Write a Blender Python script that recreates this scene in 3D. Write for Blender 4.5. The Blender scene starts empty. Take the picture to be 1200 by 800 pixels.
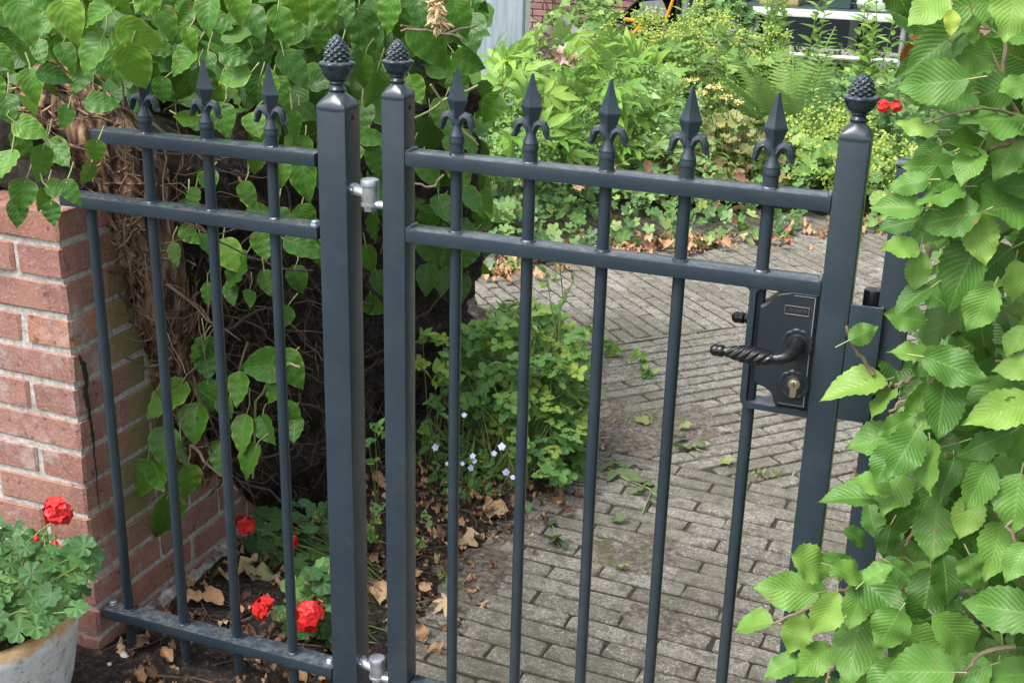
import bpy, bmesh, math, random
import numpy as np
from mathutils import Vector, Matrix, noise

random.seed(7)
rng = np.random.default_rng(7)
S = bpy.context.scene
COL = S.collection

# ------------------------------------------------------------------ camera
CAM = np.array([0.0, 0.0, 1.52])
RX = np.array([0.9327, 0.3597, 0.0250]); RX /= np.linalg.norm(RX)      # camera right
FW = np.array([-0.3299, 0.8793, -0.3435]); FW -= RX * (FW @ RX); FW /= np.linalg.norm(FW)
UP = np.cross(RX, FW)
FPX = 1450.0                                                            # focal length for a 1200 px wide picture
cd = bpy.data.cameras.new("camera")
cam = bpy.data.objects.new("camera", cd); COL.objects.link(cam)
cd.sensor_width = 36.0; cd.lens = 36.0 * FPX / 1200.0
cd.clip_start = 0.05; cd.clip_end = 500
cam.matrix_world = Matrix(((RX[0], UP[0], -FW[0], CAM[0]), (RX[1], UP[1], -FW[1], CAM[1]),
                           (RX[2], UP[2], -FW[2], CAM[2]), (0, 0, 0, 1)))
S.camera = cam
S.render.resolution_x, S.render.resolution_y = 1024, 682

# ------------------------------------------------------------------ sky and sun (bright overcast)
SUN_EL, SUN_AZ = math.radians(56), math.radians(215)      # azimuth clockwise from +Y: from behind the camera, a little left
W = bpy.data.worlds.new("World"); S.world = W; W.use_nodes = True
wn, wl = W.node_tree.nodes, W.node_tree.links
bg = wn["Background"]
sky = wn.new("ShaderNodeTexSky"); sky.sky_type = 'NISHITA'; sky.sun_disc = False
sky.sun_elevation = SUN_EL; sky.sun_rotation = SUN_AZ
sky.air_density = 1.2; sky.dust_density = 4.0; sky.ozone_density = 1.0
hs = wn.new("ShaderNodeHueSaturation"); hs.inputs["Saturation"].default_value = 0.45
wl.new(sky.outputs[0], hs.inputs["Color"]); wl.new(hs.outputs[0], bg.inputs[0])
bg.inputs[1].default_value = 0.15
sd = bpy.data.lights.new("sun", 'SUN'); sd.energy = 1.3; sd.angle = math.radians(24); sd.color = (1, 0.985, 0.96)
sun = bpy.data.objects.new("sun", sd); COL.objects.link(sun)
sv = Vector((math.sin(SUN_AZ) * math.cos(SUN_EL), math.cos(SUN_AZ) * math.cos(SUN_EL), math.sin(SUN_EL)))
sun.rotation_euler = sv.to_track_quat('Z', 'Y').to_euler()
S.view_settings.view_transform = 'Standard'; S.view_settings.look = 'None'
S.view_settings.gamma = 1.0; S.view_settings.exposure = 1.02
S.render.engine = 'CYCLES'
S.cycles.max_bounces = 6; S.cycles.transparent_max_bounces = 6

# ------------------------------------------------------------------ helpers: where a point of the place lies
def ray(px, py):
    return RX * (px - 600) - UP * (py - 400) + FW * FPX
def on_y(px, py, y):
    v = ray(px, py); return CAM + v * (y / v[1])
def on_x(px, py, x):
    v = ray(px, py); return CAM + v * (x / v[0])
def on_z(px, py, z=0.0):
    v = ray(px, py); return CAM + v * ((z - CAM[2]) / v[2])
def proj(P):
    q = P - CAM; d = q @ FW
    return 600 + FPX * (q @ RX) / d, 400 - FPX * (q @ UP) / d
def unit(v):
    v = np.asarray(v, float); return v / max(1e-9, np.linalg.norm(v))
def in_poly(x, y, poly):
    c = False; j = len(poly) - 1
    for i in range(len(poly)):
        xi, yi = poly[i]; xj, yj = poly[j]
        if (yi > y) != (yj > y) and x < (xj - xi) * (y - yi) / (yj - yi) + xi: c = not c
        j = i
    return c
def nz(x, y, z=0.0, s=1.0):
    return noise.noise(Vector((x * s, y * s, z * s)))
def sstep(a, b, x):
    t = min(1.0, max(0.0, (x - a) / (b - a))); return t * t * (3 - 2 * t)

# ------------------------------------------------------------------ helpers: objects
def tag(o, label=None, cat=None, group=None, kind=None):
    if label: o["label"] = label
    if cat: o["category"] = cat
    if group: o["group"] = group
    if kind: o["kind"] = kind
    return o
def empty(name, loc, label, cat, group=None):
    o = bpy.data.objects.new(name, None); COL.objects.link(o); o.location = loc
    o.empty_display_size = 0.05
    return tag(o, label, cat, group)
def world_loc(o):
    l = Vector((0, 0, 0))
    while o is not None:
        l = l + o.location; o = o.parent
    return l
def link(name, me, parent=None, mat=None, loc=None):
    """link a mesh given in world coordinates (loc None) or local to loc"""
    o = bpy.data.objects.new(name, me); COL.objects.link(o)
    if mat is not None and len(me.materials) == 0: me.materials.append(mat)
    if parent is not None:
        o.parent = parent
        base = world_loc(parent)
        o.location = (Vector(loc) if loc is not None else Vector((0, 0, 0))) - base
    elif loc is not None:
        o.location = loc
    return o

class MB:
    """collects geometry for ONE mesh"""
    def __init__(s): s.v = []; s.f = []; s.m = []; s.mi = 0
    def add(s, vs, fs):
        b = len(s.v); s.v.extend([tuple(map(float, p)) for p in vs])
        for f in fs: s.f.append(tuple(b + i for i in f)); s.m.append(s.mi)
    def box(s, c, d, ch=0.002):
        """box with chamfered edges, centre c, full size d"""
        cx, cy, cz = c; hx, hy, hz = d[0] / 2, d[1] / 2, d[2] / 2
        ch = min(ch, hx * .8, hy * .8, hz * .8)
        bm = bmesh.new(); bmesh.ops.create_cube(bm, size=1.0)
        for v in bm.verts: v.co = Vector((v.co.x * 2 * hx, v.co.y * 2 * hy, v.co.z * 2 * hz))
        if ch > 0: bmesh.ops.bevel(bm, geom=bm.edges[:], offset=ch, segments=1 if ch < .0015 else 2, affect='EDGES', profile=.6)
        bm.verts.index_update()
        s.add([(v.co.x + cx, v.co.y + cy, v.co.z + cz) for v in bm.verts], [tuple(v.index for v in f.verts) for f in bm.faces])
        bm.free()
    def tube(s, pts, rad, seg=8, cap=True, flat=None):
        pts = [np.array(p, float) for p in pts]
        n = len(pts)
        if not hasattr(rad, '__len__'): rad = [rad] * n
        rings = []; ref = None
        for i in range(n):
            t = unit(pts[min(n - 1, i + 1)] - pts[max(0, i - 1)])
            if ref is None: ref = np.array([0, 0, 1.0]) if abs(t[2]) < .9 else np.array([1.0, 0, 0])
            a = unit(np.cross(ref, t)); b = np.cross(t, a); ref = b
            ring = []
            for k in range(seg):
                th = 2 * math.pi * k / seg
                ring.append(pts[i] + rad[i] * (a * math.cos(th) + b * math.sin(th)))
            rings.append(ring)
        vs = [p for r in rings for p in r]; fs = []
        for i in range(n - 1):
            for k in range(seg):
                k2 = (k + 1) % seg
                fs.append((i * seg + k, i * seg + k2, (i + 1) * seg + k2, (i + 1) * seg + k))
        if cap:
            fs.append(tuple(range(seg))[::-1]); fs.append(tuple((n - 1) * seg + k for k in range(seg)))
        s.add(vs, fs)
    def lathe(s, c, prof, seg=24, fn=None, axis='z'):
        """prof: list of (r, z); fn(r, z, ang, i) -> r"""
        vs = []; fs = []; n = len(prof)
        for i, (r, z) in enumerate(prof):
            for k in range(seg):
                a = 2 * math.pi * k / seg
                rr = fn(r, z, a, i) if fn else r
                if axis == 'z': p = (c[0] + rr * math.cos(a), c[1] + rr * math.sin(a), c[2] + z)
                elif axis == 'x': p = (c[0] + z, c[1] + rr * math.cos(a), c[2] + rr * math.sin(a))
                else: p = (c[0] + rr * math.cos(a), c[1] + z, c[2] + rr * math.sin(a))
                vs.append(p)
        for i in range(n - 1):
            for k in range(seg):
                k2 = (k + 1) % seg
                fs.append((i * seg + k, i * seg + k2, (i + 1) * seg + k2, (i + 1) * seg + k))
        fs.append(tuple(range(seg))[::-1]); fs.append(tuple((n - 1) * seg + k for k in range(seg)))
        s.add(vs, fs)
    def prism(s, poly, y0, y1):
        """polygon in X-Z pulled from y0 to y1"""
        n = len(poly)
        vs = [(x, y0, z) for x, z in poly] + [(x, y1, z) for x, z in poly]
        fs = [tuple(range(n)), tuple(range(2 * n - 1, n - 1, -1))]
        for i in range(n):
            j = (i + 1) % n; fs.append((i, n + i, n + j, j))
        s.add(vs, fs)
    def mesh(s, name, smooth=True, ang=35):
        me = bpy.data.meshes.new(name); me.from_pydata(s.v, [], s.f); me.update()
        bm = bmesh.new(); bm.from_mesh(me); bmesh.ops.recalc_face_normals(bm, faces=bm.faces[:])
        if smooth:
            la = math.radians(ang)
            for f in bm.faces: f.smooth = True
            for e in bm.edges:
                if len(e.link_faces) == 2 and e.calc_face_angle(0) > la: e.smooth = False
        bm.to_mesh(me); bm.free()
        return me
    def obj(s, name, mat, parent=None, smooth=True, ang=35, loc=None):
        """world-coordinate geometry; the object's origin is put at loc (default: middle of the piece)"""
        A = np.array(s.v)
        o0 = np.array(loc) if loc is not None else (A.min(0) + A.max(0)) / 2
        s.v = [tuple(p) for p in (A - o0)]
        me = s.mesh(name, smooth, ang)
        return link(name, me, parent, mat, Vector(o0))

# ------------------------------------------------------------------ materials
def new_mat(name):
    m = bpy.data.materials.new(name); m.use_nodes = True
    nt = m.node_tree; b = nt.nodes["Principled BSDF"]
    return m, nt, nt.nodes, nt.links, b
def N(nt, t, **kw):
    n = nt.nodes.new(t)
    for k, v in kw.items():
        if k in n.inputs: n.inputs[k].default_value = v
        else: setattr(n, k, v)
    return n
def math_n(nt, op, a, b=None, clamp=False):
    n = nt.nodes.new("ShaderNodeMath"); n.operation = op; n.use_clamp = clamp
    for i, x in enumerate((a, b)):
        if x is None: continue
        if isinstance(x, (int, float)): n.inputs[i].default_value = x
        else: nt.links.new(x, n.inputs[i])
    return n.outputs[0]
def ramp(nt, fac, stops):
    r = nt.nodes.new("ShaderNodeValToRGB"); e = r.color_ramp.elements
    while len(e) > 1: e.remove(e[-1])
    e[0].position = stops[0][0]; e[0].color = (*stops[0][1], 1)
    for p, c in stops[1:]:
        x = e.new(p); x.color = (*c, 1)
    nt.links.new(fac, r.inputs[0]); return r.outputs[0]
def mix(nt, fac, a, b, mode='MIX'):
    n = nt.nodes.new("ShaderNodeMix"); n.data_type = 'RGBA'; n.blend_type = mode
    if isinstance(fac, (int, float)): n.inputs[0].default_value = fac
    else: nt.links.new(fac, n.inputs[0])
    for sock, x in ((n.inputs[6], a), (n.inputs[7], b)):
        if isinstance(x, tuple): sock.default_value = (*x, 1)
        else: nt.links.new(x, sock)
    return n.outputs[2]
def smooth(nt, x, a, b):
    n = nt.nodes.new("ShaderNodeMapRange"); n.interpolation_type = 'SMOOTHSTEP'
    nt.links.new(x, n.inputs[0]); n.inputs[1].default_value = a; n.inputs[2].default_value = b
    return n.outputs[0]
def noise_n(nt, scale, detail=4, rough=.6, coord='Object', off=None):
    tc = nt.nodes.new("ShaderNodeTexCoord") if coord != 'World' else nt.nodes.new("ShaderNodeNewGeometry")
    n = nt.nodes.new("ShaderNodeTexNoise"); n.inputs["Scale"].default_value = scale
    n.inputs["Detail"].default_value = detail; n.inputs["Roughness"].default_value = rough
    src = tc.outputs["Position"] if coord == 'World' else tc.outputs[coord]
    if off is not None:
        a = nt.nodes.new("ShaderNodeVectorMath"); a.operation = 'ADD'
        nt.links.new(src, a.inputs[0]); nt.links.new(off, a.inputs[1]); src = a.outputs[0]
    nt.links.new(src, n.inputs["Vector"]); return n.outputs["Fac"]
def bump(nt, b, h, strength=.3, dist=.002):
    n = nt.nodes.new("ShaderNodeBump"); n.inputs["Strength"].default_value = strength
    n.inputs["Distance"].default_value = dist
    nt.links.new(h, n.inputs["Height"]); nt.links.new(n.outputs[0], b.inputs["Normal"])
def simple(name, col, rough=.5, metal=0.0, nscale=60, var=.15, bstr=.15, bdist=.001, spec=None):
    m, nt, ns, ls, b = new_mat(name)
    f = noise_n(nt, nscale, 4)
    lo = tuple(c * (1 - var) for c in col); hi = tuple(min(1, c * (1 + var)) for c in col)
    ls.new(ramp(nt, f, [(.3, lo), (.7, hi)]), b.inputs["Base Color"])
    b.inputs["Roughness"].default_value = rough; b.inputs["Metallic"].default_value = metal
    if spec is not None: b.inputs["Specular IOR Level"].default_value = spec
    if bstr: bump(nt, b, f, bstr, bdist)
    return m

def leaf_mat(name, stops, vein=(.2, .3, .06), nveins=8, slope=.45, edge=None, rough=.42, trans=.25, pleat=.25, radial=False, under=None, veinmix=.5, spec=.4, spots=False):
    """leaf surface: tint attribute / object colour picks the leaf's own colour, UV gives midrib and side veins"""
    m, nt, ns, ls, b = new_mat(name)
    at = N(nt, "ShaderNodeAttribute"); at.attribute_name = "tint"
    oi = N(nt, "ShaderNodeObjectInfo")
    sp = N(nt, "ShaderNodeSeparateColor"); ls.new(oi.outputs["Color"], sp.inputs[0])
    tint = math_n(nt, 'ADD', at.outputs["Fac"], sp.outputs[0])
    nf = noise_n(nt, 30, 3)
    t2 = math_n(nt, 'ADD', tint, math_n(nt, 'MULTIPLY', math_n(nt, 'SUBTRACT', nf, .5), .35), True)
    base = ramp(nt, t2, stops)
    uv = N(nt, "ShaderNodeUVMap"); sx = N(nt, "ShaderNodeSeparateXYZ"); ls.new(uv.outputs[0], sx.inputs[0])
    u, v = sx.outputs[0], sx.outputs[1]
    if radial:
        pp = math_n(nt, 'PINGPONG', math_n(nt, 'MULTIPLY', u, nveins), .5)
        ln = math_n(nt, 'MULTIPLY', math_n(nt, 'SUBTRACT', 1.0, smooth(nt, math_n(nt, 'MULTIPLY', pp, v), .0, .07)), .8)
        U = v
        h = pp
    else:
        U = math_n(nt, 'ABSOLUTE', math_n(nt, 'SUBTRACT', math_n(nt, 'MULTIPLY', u, 2.0), 1.0))
        c = math_n(nt, 'SUBTRACT', v, math_n(nt, 'MULTIPLY', U, slope * .5))
        pp = math_n(nt, 'PINGPONG', math_n(nt, 'MULTIPLY', c, nveins), .5)
        side = math_n(nt, 'SUBTRACT', 1.0, smooth(nt, pp, .02, .16))
        mid = math_n(nt, 'SUBTRACT', 1.0, smooth(nt, U, .02, .09))
        ln = math_n(nt, 'MAXIMUM', math_n(nt, 'MULTIPLY', side, .55), mid)
        h = math_n(nt, 'ADD', smooth(nt, pp, .0, .42), math_n(nt, 'MULTIPLY', mid, -.5))
    col = mix(nt, math_n(nt, 'MULTIPLY', ln, veinmix), base, vein)
    if edge:
        e = math_n(nt, 'MULTIPLY', smooth(nt, U, .72, 1.0), math_n(nt, 'MULTIPLY', math_n(nt, 'MULTIPLY', tint, tint), .75), True)
        col = mix(nt, e, col, edge)
    if spots:
        sn = noise_n(nt, 34, 3, .7, 'World'); col = mix(nt, math_n(nt, 'MULTIPLY', smooth(nt, sn, .655, .70), .65), col, (.22, .15, .05))
    g = N(nt, "ShaderNodeNewGeometry")
    und = mix(nt, .55, col, under or (.22, .33, .16))
    col = mix(nt, g.outputs["Backfacing"], col, und)
    ls.new(col, b.inputs["Base Color"])
    rn = ramp(nt, noise_n(nt, 14, 2), [(.3, (rough * .8,) * 3), (.75, (min(1, rough * 1.35),) * 3)])
    ls.new(rn, b.inputs["Roughness"]); b.inputs["Specular IOR Level"].default_value = spec
    if pleat: bump(nt, b, h, pleat, .0022)
    tr = N(nt, "ShaderNodeBsdfTranslucent"); ls.new(mix(nt, .5, col, (.35, .5, .05), 'MIX'), tr.inputs[0])
    mx = N(nt, "ShaderNodeMixShader"); mx.inputs[0].default_value = trans
    ls.new(b.outputs[0], mx.inputs[1]); ls.new(tr.outputs[0], mx.inputs[2])
    ls.new(mx.outputs[0], nt.nodes["Material Output"].inputs[0])
    return m

M = {}
def mats():
    # powder-coated anthracite steel
    m, nt, ns, ls, b = new_mat("anthracite_paint")
    f = noise_n(nt, 7, 2, .5, 'World')
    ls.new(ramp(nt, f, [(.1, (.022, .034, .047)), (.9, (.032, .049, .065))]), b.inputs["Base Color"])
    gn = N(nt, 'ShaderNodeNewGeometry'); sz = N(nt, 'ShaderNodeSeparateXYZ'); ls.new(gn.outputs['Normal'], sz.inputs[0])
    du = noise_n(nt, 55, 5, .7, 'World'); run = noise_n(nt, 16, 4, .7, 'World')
    k = math_n(nt, 'ADD', math_n(nt, 'MULTIPLY', smooth(nt, sz.outputs[2], .6, .95), math_n(nt, 'ADD', .10, math_n(nt, 'MULTIPLY', smooth(nt, du, .42, .62), .35))), math_n(nt, 'MULTIPLY', smooth(nt, run, .40, .80), .06))  # up-facing faces lightened: dust, with the sky's reflection on top painted in
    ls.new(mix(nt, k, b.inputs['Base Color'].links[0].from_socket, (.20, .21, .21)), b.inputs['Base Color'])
    ls.new(ramp(nt, f, [(.1, (.17,) * 3), (.9, (.32,) * 3)]), b.inputs["Roughness"])
    bump(nt, b, noise_n(nt, 420, 2, .5, 'World'), .06, .0006)
    M['paint'] = m
    M['worn'] = simple('worn_edge_paint', (.07, .08, .092), .35, bstr=.05)
    M['lock'] = simple('darkened_lock_paint', (.020, .027, .034), .36, nscale=20, bstr=.05)  # darker than the posts: the dim reflection at the lock is painted in
    M['black'] = simple("black_lacquer", (.010, .011, .013), .25, bstr=.05)
    M['galv'] = simple("galvanised_steel", (.47, .51, .55), .36, .75, 60, .25, .25)
    M['brass'] = simple("nickel_brass", (.60, .52, .38), .32, .9, 60, .1, .05)
    M['dark'] = simple("hollow_dark", (.01, .01, .01), .9, bstr=0)
    M['frame_dark'] = simple('dark_frame', (.05, .052, .055), .5, bstr=.05)
    # bricks: colour picked per brick by object colour
    def brick(name, stops, moss):
        m, nt, ns, ls, b = new_mat(name)
        oi = N(nt, "ShaderNodeObjectInfo")
        cv = N(nt, "ShaderNodeCombineXYZ"); ls.new(math_n(nt, 'MULTIPLY', oi.outputs["Random"], 50.0), cv.inputs[0])
        big = noise_n(nt, 14, 5, .7, 'World'); fine = noise_n(nt, 170, 4, .7, 'World')
        base = ramp(nt, oi.outputs["Random"], stops)
        base = mix(nt, math_n(nt, 'MULTIPLY', smooth(nt, big, .45, .62), .55), base, (.19, .085, .08))
        base = mix(nt, math_n(nt, 'MULTIPLY', smooth(nt, fine, .50, .64), .45), base, (.46, .33, .29))
        eff = noise_n(nt, 6, 6, .75, 'World')
        base = mix(nt, math_n(nt, 'MULTIPLY', smooth(nt, eff, .53, .66), .55), base, (.50, .42, .40))
        pit = noise_n(nt, 55, 3, .6, 'World')
        base = mix(nt, math_n(nt, 'MULTIPLY', smooth(nt, pit, .63, .68), .6), base, (.06, .03, .03))
        if moss:
            mo = noise_n(nt, 9, 4, .6, 'World'); gp = N(nt, "ShaderNodeNewGeometry"); sx = N(nt, "ShaderNodeSeparateXYZ"); ls.new(gp.outputs["Position"], sx.inputs[0])
            jit = math_n(nt, 'MULTIPLY', math_n(nt, 'SUBTRACT', mo, .5), .25)
            wet = math_n(nt, 'MULTIPLY', smooth(nt, math_n(nt, 'ADD', sx.outputs[1], jit), 1.80, 1.88), math_n(nt, 'MULTIPLY', smooth(nt, math_n(nt, 'ADD', sx.outputs[2], jit), .24, .36), math_n(nt, 'SUBTRACT', 1.0, smooth(nt, math_n(nt, 'ADD', sx.outputs[2], jit), .78, .90))))
            base = mix(nt, math_n(nt, 'MULTIPLY', wet, moss), base, mix(nt, fine, (.12, .12, .035), (.26, .25, .10)))
        ls.new(base, b.inputs["Base Color"]); b.inputs["Roughness"].default_value = .82
        h = math_n(nt, 'ADD', math_n(nt, 'MULTIPLY', fine, .6), math_n(nt, 'MULTIPLY', pit, -.5))
        bump(nt, b, h, .8, .004)
        return m
    st = [(0, (.30, .145, .11)), (.35, (.35, .175, .13)), (.6, (.31, .15, .12)), (.78, (.335, .16, .12)), (.86, (.44, .19, .10)), (1, (.25, .12, .105))]
    M['brick'] = brick("red_brick", st, .85)
    st2 = [(0, (.32, .16, .14)), (.5, (.38, .20, .17)), (1, (.28, .13, .13))]
    M['brick_far'] = brick("house_brick", st2, 0)
    m, nt, ns, ls, b = new_mat("mortar")
    f = noise_n(nt, 90, 5, .7, 'World'); g = noise_n(nt, 7, 5, .7, 'World')
    c = ramp(nt, f, [(.32, (.26, .24, .22)), (.5, (.46, .44, .41)), (.66, (.60, .58, .55))])
    c = mix(nt, math_n(nt, 'MULTIPLY', smooth(nt, g, .54, .7), .6), c, (.16, .15, .11))
    ls.new(c, b.inputs["Base Color"]); b.inputs["Roughness"].default_value = .95; bump(nt, b, f, .7, .004)
    M['mortar'] = m
    M['lime'] = simple("lime_render", (.40, .37, .34), .95, nscale=38, var=.8, bstr=1.0, bdist=.006)
    # pavers
    m, nt, ns, ls, b = new_mat("concrete_paver")
    oi = N(nt, "ShaderNodeObjectInfo"); at = N(nt, "ShaderNodeAttribute"); at.attribute_name = "tint"
    rnd = math_n(nt, 'FRACT', math_n(nt, 'ADD', oi.outputs["Random"], math_n(nt, 'MULTIPLY', at.outputs["Fac"], 3.7)))
    base = ramp(nt, rnd, [(0, (.205, .185, .155)), (.3, (.30, .28, .235)), (.5, (.225, .205, .165)), (.7, (.265, .25, .195)), (1, (.355, .33, .285))])
    fine = noise_n(nt, 150, 4, .8, 'World'); med = noise_n(nt, 30, 5, .7, 'World'); big = noise_n(nt, 3.2, 5, .65, 'World')
    base = mix(nt, math_n(nt, 'MULTIPLY', smooth(nt, fine, .55, .62), .8), base, (.66, .63, .58))
    base = mix(nt, math_n(nt, 'MULTIPLY', smooth(nt, fine, .46, .39), .75), base, (.075, .066, .055))
    base = mix(nt, math_n(nt, 'MULTIPLY', smooth(nt, med, .47, .60), .65), base, (.11, .098, .08))
    base = mix(nt, math_n(nt, 'MULTIPLY', smooth(nt, big, .45, .60), .5), base, (.135, .13, .085))
    ls.new(base, b.inputs["Base Color"]); b.inputs["Roughness"].default_value = .9
    bump(nt, b, math_n(nt, 'ADD', fine, math_n(nt, 'MULTIPLY', med, 2.0)), .9, .0045)
    M['paver'] = m
    # soil
    m, nt, ns, ls, b = new_mat("dark_soil")
    f = noise_n(nt, 70, 6, .75, 'World'); g = noise_n(nt, 8, 5, .7, 'World')
    c = ramp(nt, f, [(.36, (.010, .007, .006)), (.50, (.034, .024, .018)), (.58, (.085, .062, .045)), (.66, (.26, .21, .16))])
    c = mix(nt, math_n(nt, 'MULTIPLY', smooth(nt, g, .5, .65), .4), c, (.075, .052, .036))
    ls.new(c, b.inputs["Base Color"]); b.inputs["Roughness"].default_value = .95; bump(nt, b, f, 1.0, .012)
    M['soil'] = m
    m, nt, ns, ls, b = new_mat("dusty_soil")
    f = noise_n(nt, 60, 6, .8, 'World'); g = noise_n(nt, 5, 5, .7, 'World')
    c = ramp(nt, f, [(.36, (.055, .045, .036)), (.5, (.15, .125, .10)), (.64, (.33, .28, .23))])
    c = mix(nt, math_n(nt, 'MULTIPLY', smooth(nt, g, .5, .68), .6), c, (.10, .12, .03))
    ls.new(c, b.inputs["Base Color"]); b.inputs["Roughness"].default_value = .95; bump(nt, b, f, .9, .006)
    M['dust'] = m
    M['joint'] = simple('joint_sand', (.042, .036, .027), .95, nscale=150, var=.6, bstr=.6, bdist=.004)
    M['ground'] = simple("garden_ground", (.05, .045, .03), .95, nscale=6, var=.4, bstr=.5, bdist=.02)
    # woody things
    m, nt, ns, ls, b = new_mat("shaggy_bark")
    tc = N(nt, "ShaderNodeTexCoord"); mp = N(nt, "ShaderNodeMapping"); mp.inputs["Scale"].default_value = (60, 60, 9)
    nn = N(nt, "ShaderNodeTexNoise"); nn.inputs["Scale"].default_value = 1.0; nn.inputs["Detail"].default_value = 5
    g = N(nt, "ShaderNodeNewGeometry"); ls.new(g.outputs["Position"], mp.inputs[0]); ls.new(mp.outputs[0], nn.inputs["Vector"])
    c = ramp(nt, nn.outputs[0], [(.36, (.018, .011, .008)), (.46, (.09, .05, .032)), (.55, (.25, .145, .085)), (.65, (.46, .30, .19))])
    ls.new(c, b.inputs["Base Color"]); b.inputs["Roughness"].default_value = .9; bump(nt, b, nn.outputs[0], 1.0, .012)
    M['bark'] = m
    m, nt, ns, ls, b = new_mat('root_mat'); f = noise_n(nt, 48, 6, .75, 'World'); g = noise_n(nt, 7, 4, .6, 'World')
    c = ramp(nt, f, [(.36, (.006, .005, .004)), (.5, (.024, .016, .012)), (.60, (.07, .045, .03)), (.70, (.22, .15, .095))])
    c = mix(nt, math_n(nt, 'MULTIPLY', smooth(nt, g, .5, .65), .5), c, (.022, .018, .014))
    ls.new(c, b.inputs['Base Color']); b.inputs['Roughness'].default_value = .95; bump(nt, b, f, 1.0, .02); M['mat'] = m
    M['fibre'] = simple("dry_fibre", (.13, .085, .052), .9, nscale=25, var=.7, bstr=0)
    M['twig'] = simple("twig_bark", (.20, .155, .10), .75, nscale=40, var=.35, bstr=.3)
    M['twig_dark'] = simple("dark_vine", (.075, .05, .038), .85, nscale=30, var=.5, bstr=.3)
    M['stem'] = simple("green_stem", (.16, .22, .06), .55, nscale=30, var=.25, bstr=0)
    M['petiole'] = simple("pale_petiole", (.30, .32, .13), .55, nscale=30, var=.2, bstr=0)
    m, nt, ns, ls, b = new_mat("dead_leaf")
    at = N(nt, "ShaderNodeAttribute"); at.attribute_name = "tint"
    c = ramp(nt, at.outputs["Fac"], [(0, (.10, .05, .03)), (.3, (.30, .16, .085)), (.6, (.50, .30, .16)), (.85, (.58, .42, .24)), (1, (.36, .34, .18))])
    f = noise_n(nt, 60, 4, .7, 'World')
    c = mix(nt, math_n(nt, 'MULTIPLY', smooth(nt, f, .5, .7), .5), c, (.14, .075, .04))
    ls.new(c, b.inputs["Base Color"]); b.inputs["Roughness"].default_value = .75; bump(nt, b, f, .5, .003)
    M['dead'] = m
    # leaves
    M['hydrangea'] = leaf_mat("hydrangea_leaf", [(0, (.020, .075, .010)), (.45, (.050, .155, .018)), (.75, (.105, .255, .024)), (1, (.20, .37, .045))],
                              vein=(.16, .30, .05), nveins=6, slope=.9, edge=(.36, .47, .06), rough=.42, trans=.15, pleat=.17, veinmix=.22, spec=.34, spots=True)
    M['hornbeam'] = leaf_mat("hornbeam_leaf", [(0, (.026, .085, .010)), (.4, (.058, .165, .024)), (.7, (.13, .285, .050)), (.95, (.25, .42, .075)), (1, (.46, .47, .04))],
                             vein=(.25, .40, .09), nveins=11, slope=.7, rough=.44, trans=.18, pleat=.22, veinmix=.36, spec=.38, spots=True)
    M['geranium'] = leaf_mat("geranium_leaf", [(0, (.035, .10, .03)), (.5, (.075, .19, .05)), (1, (.16, .30, .09))],
                             vein=(.16, .30, .10), nveins=7, radial=True, rough=.55, trans=.2, pleat=.15, veinmix=.35, under=(.2, .3, .14))
    M['mantle'] = leaf_mat("mantle_leaf", [(0, (.10, .22, .05)), (.5, (.21, .38, .095)), (1, (.38, .52, .14))],
                           vein=(.25, .38, .16), nveins=9, radial=True, rough=.6, trans=.25, pleat=.5)
    M['columbine'] = leaf_mat("columbine_leaf", [(0, (.06, .18, .05)), (.5, (.14, .31, .085)), (.85, (.23, .42, .09)), (1, (.38, .50, .09))],
                              vein=(.2, .34, .12), nveins=5, radial=True, rough=.55, trans=.3, pleat=.3)
    M['peony'] = leaf_mat("peony_leaf", [(0, (.08, .22, .03)), (.5, (.20, .41, .06)), (1, (.38, .57, .10))],
                          vein=(.3, .42, .13), nveins=5, slope=.8, rough=.38, trans=.3, pleat=.3)
    M['wilted'] = leaf_mat('wilted_leaf', [(0, (.035, .08, .03)), (.5, (.15, .22, .09)), (1, (.33, .36, .12))], vein=(.28, .34, .18), nveins=5, slope=.8, rough=.5, trans=.15, pleat=.3, under=(.24, .30, .18))
    M['ivy'] = leaf_mat("ivy_leaf", [(0, (.03, .09, .025)), (.5, (.085, .205, .05)), (.85, (.20, .35, .09)), (1, (.40, .48, .13))],
                        vein=(.26, .36, .16), nveins=4, slope=.9, rough=.4, trans=.15, pleat=.2)
    M['fern'] = leaf_mat("fern_frond", [(0, (.07, .18, .03)), (.5, (.14, .29, .06)), (1, (.28, .43, .10))], nveins=3, rough=.5, trans=.3, pleat=0)
    M['froth'] = leaf_mat("yellow_froth", [(0, (.30, .44, .08)), (.5, (.42, .54, .10)), (1, (.56, .62, .16))], nveins=2, rough=.6, trans=.3, pleat=0, veinmix=.1)
    M['sedum'] = leaf_mat("sedum_leaf", [(0, (.13, .27, .08)), (.5, (.24, .42, .13)), (1, (.38, .54, .20))], nveins=2, rough=.5, trans=.2, pleat=0, veinmix=.15)
    M['bronze'] = leaf_mat("bronze_leaf", [(0, (.13, .11, .04)), (.35, (.25, .17, .09)), (.65, (.27, .30, .10)), (1, (.42, .42, .14))], nveins=7, radial=True, rough=.5, trans=.2, pleat=.2)
    M['purple'] = leaf_mat("purple_leaf", [(0, (.07, .03, .05)), (.5, (.15, .08, .11)), (1, (.24, .16, .16))], nveins=3, rough=.5, trans=.15, pleat=0, vein=(.2, .12, .13), under=(.2, .12, .14))
    M['grass'] = leaf_mat("grass_blade", [(0, (.10, .20, .05)), (.5, (.22, .33, .09)), (1, (.40, .44, .16))], nveins=2, rough=.5, trans=.3, pleat=0, veinmix=.1)
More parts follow.
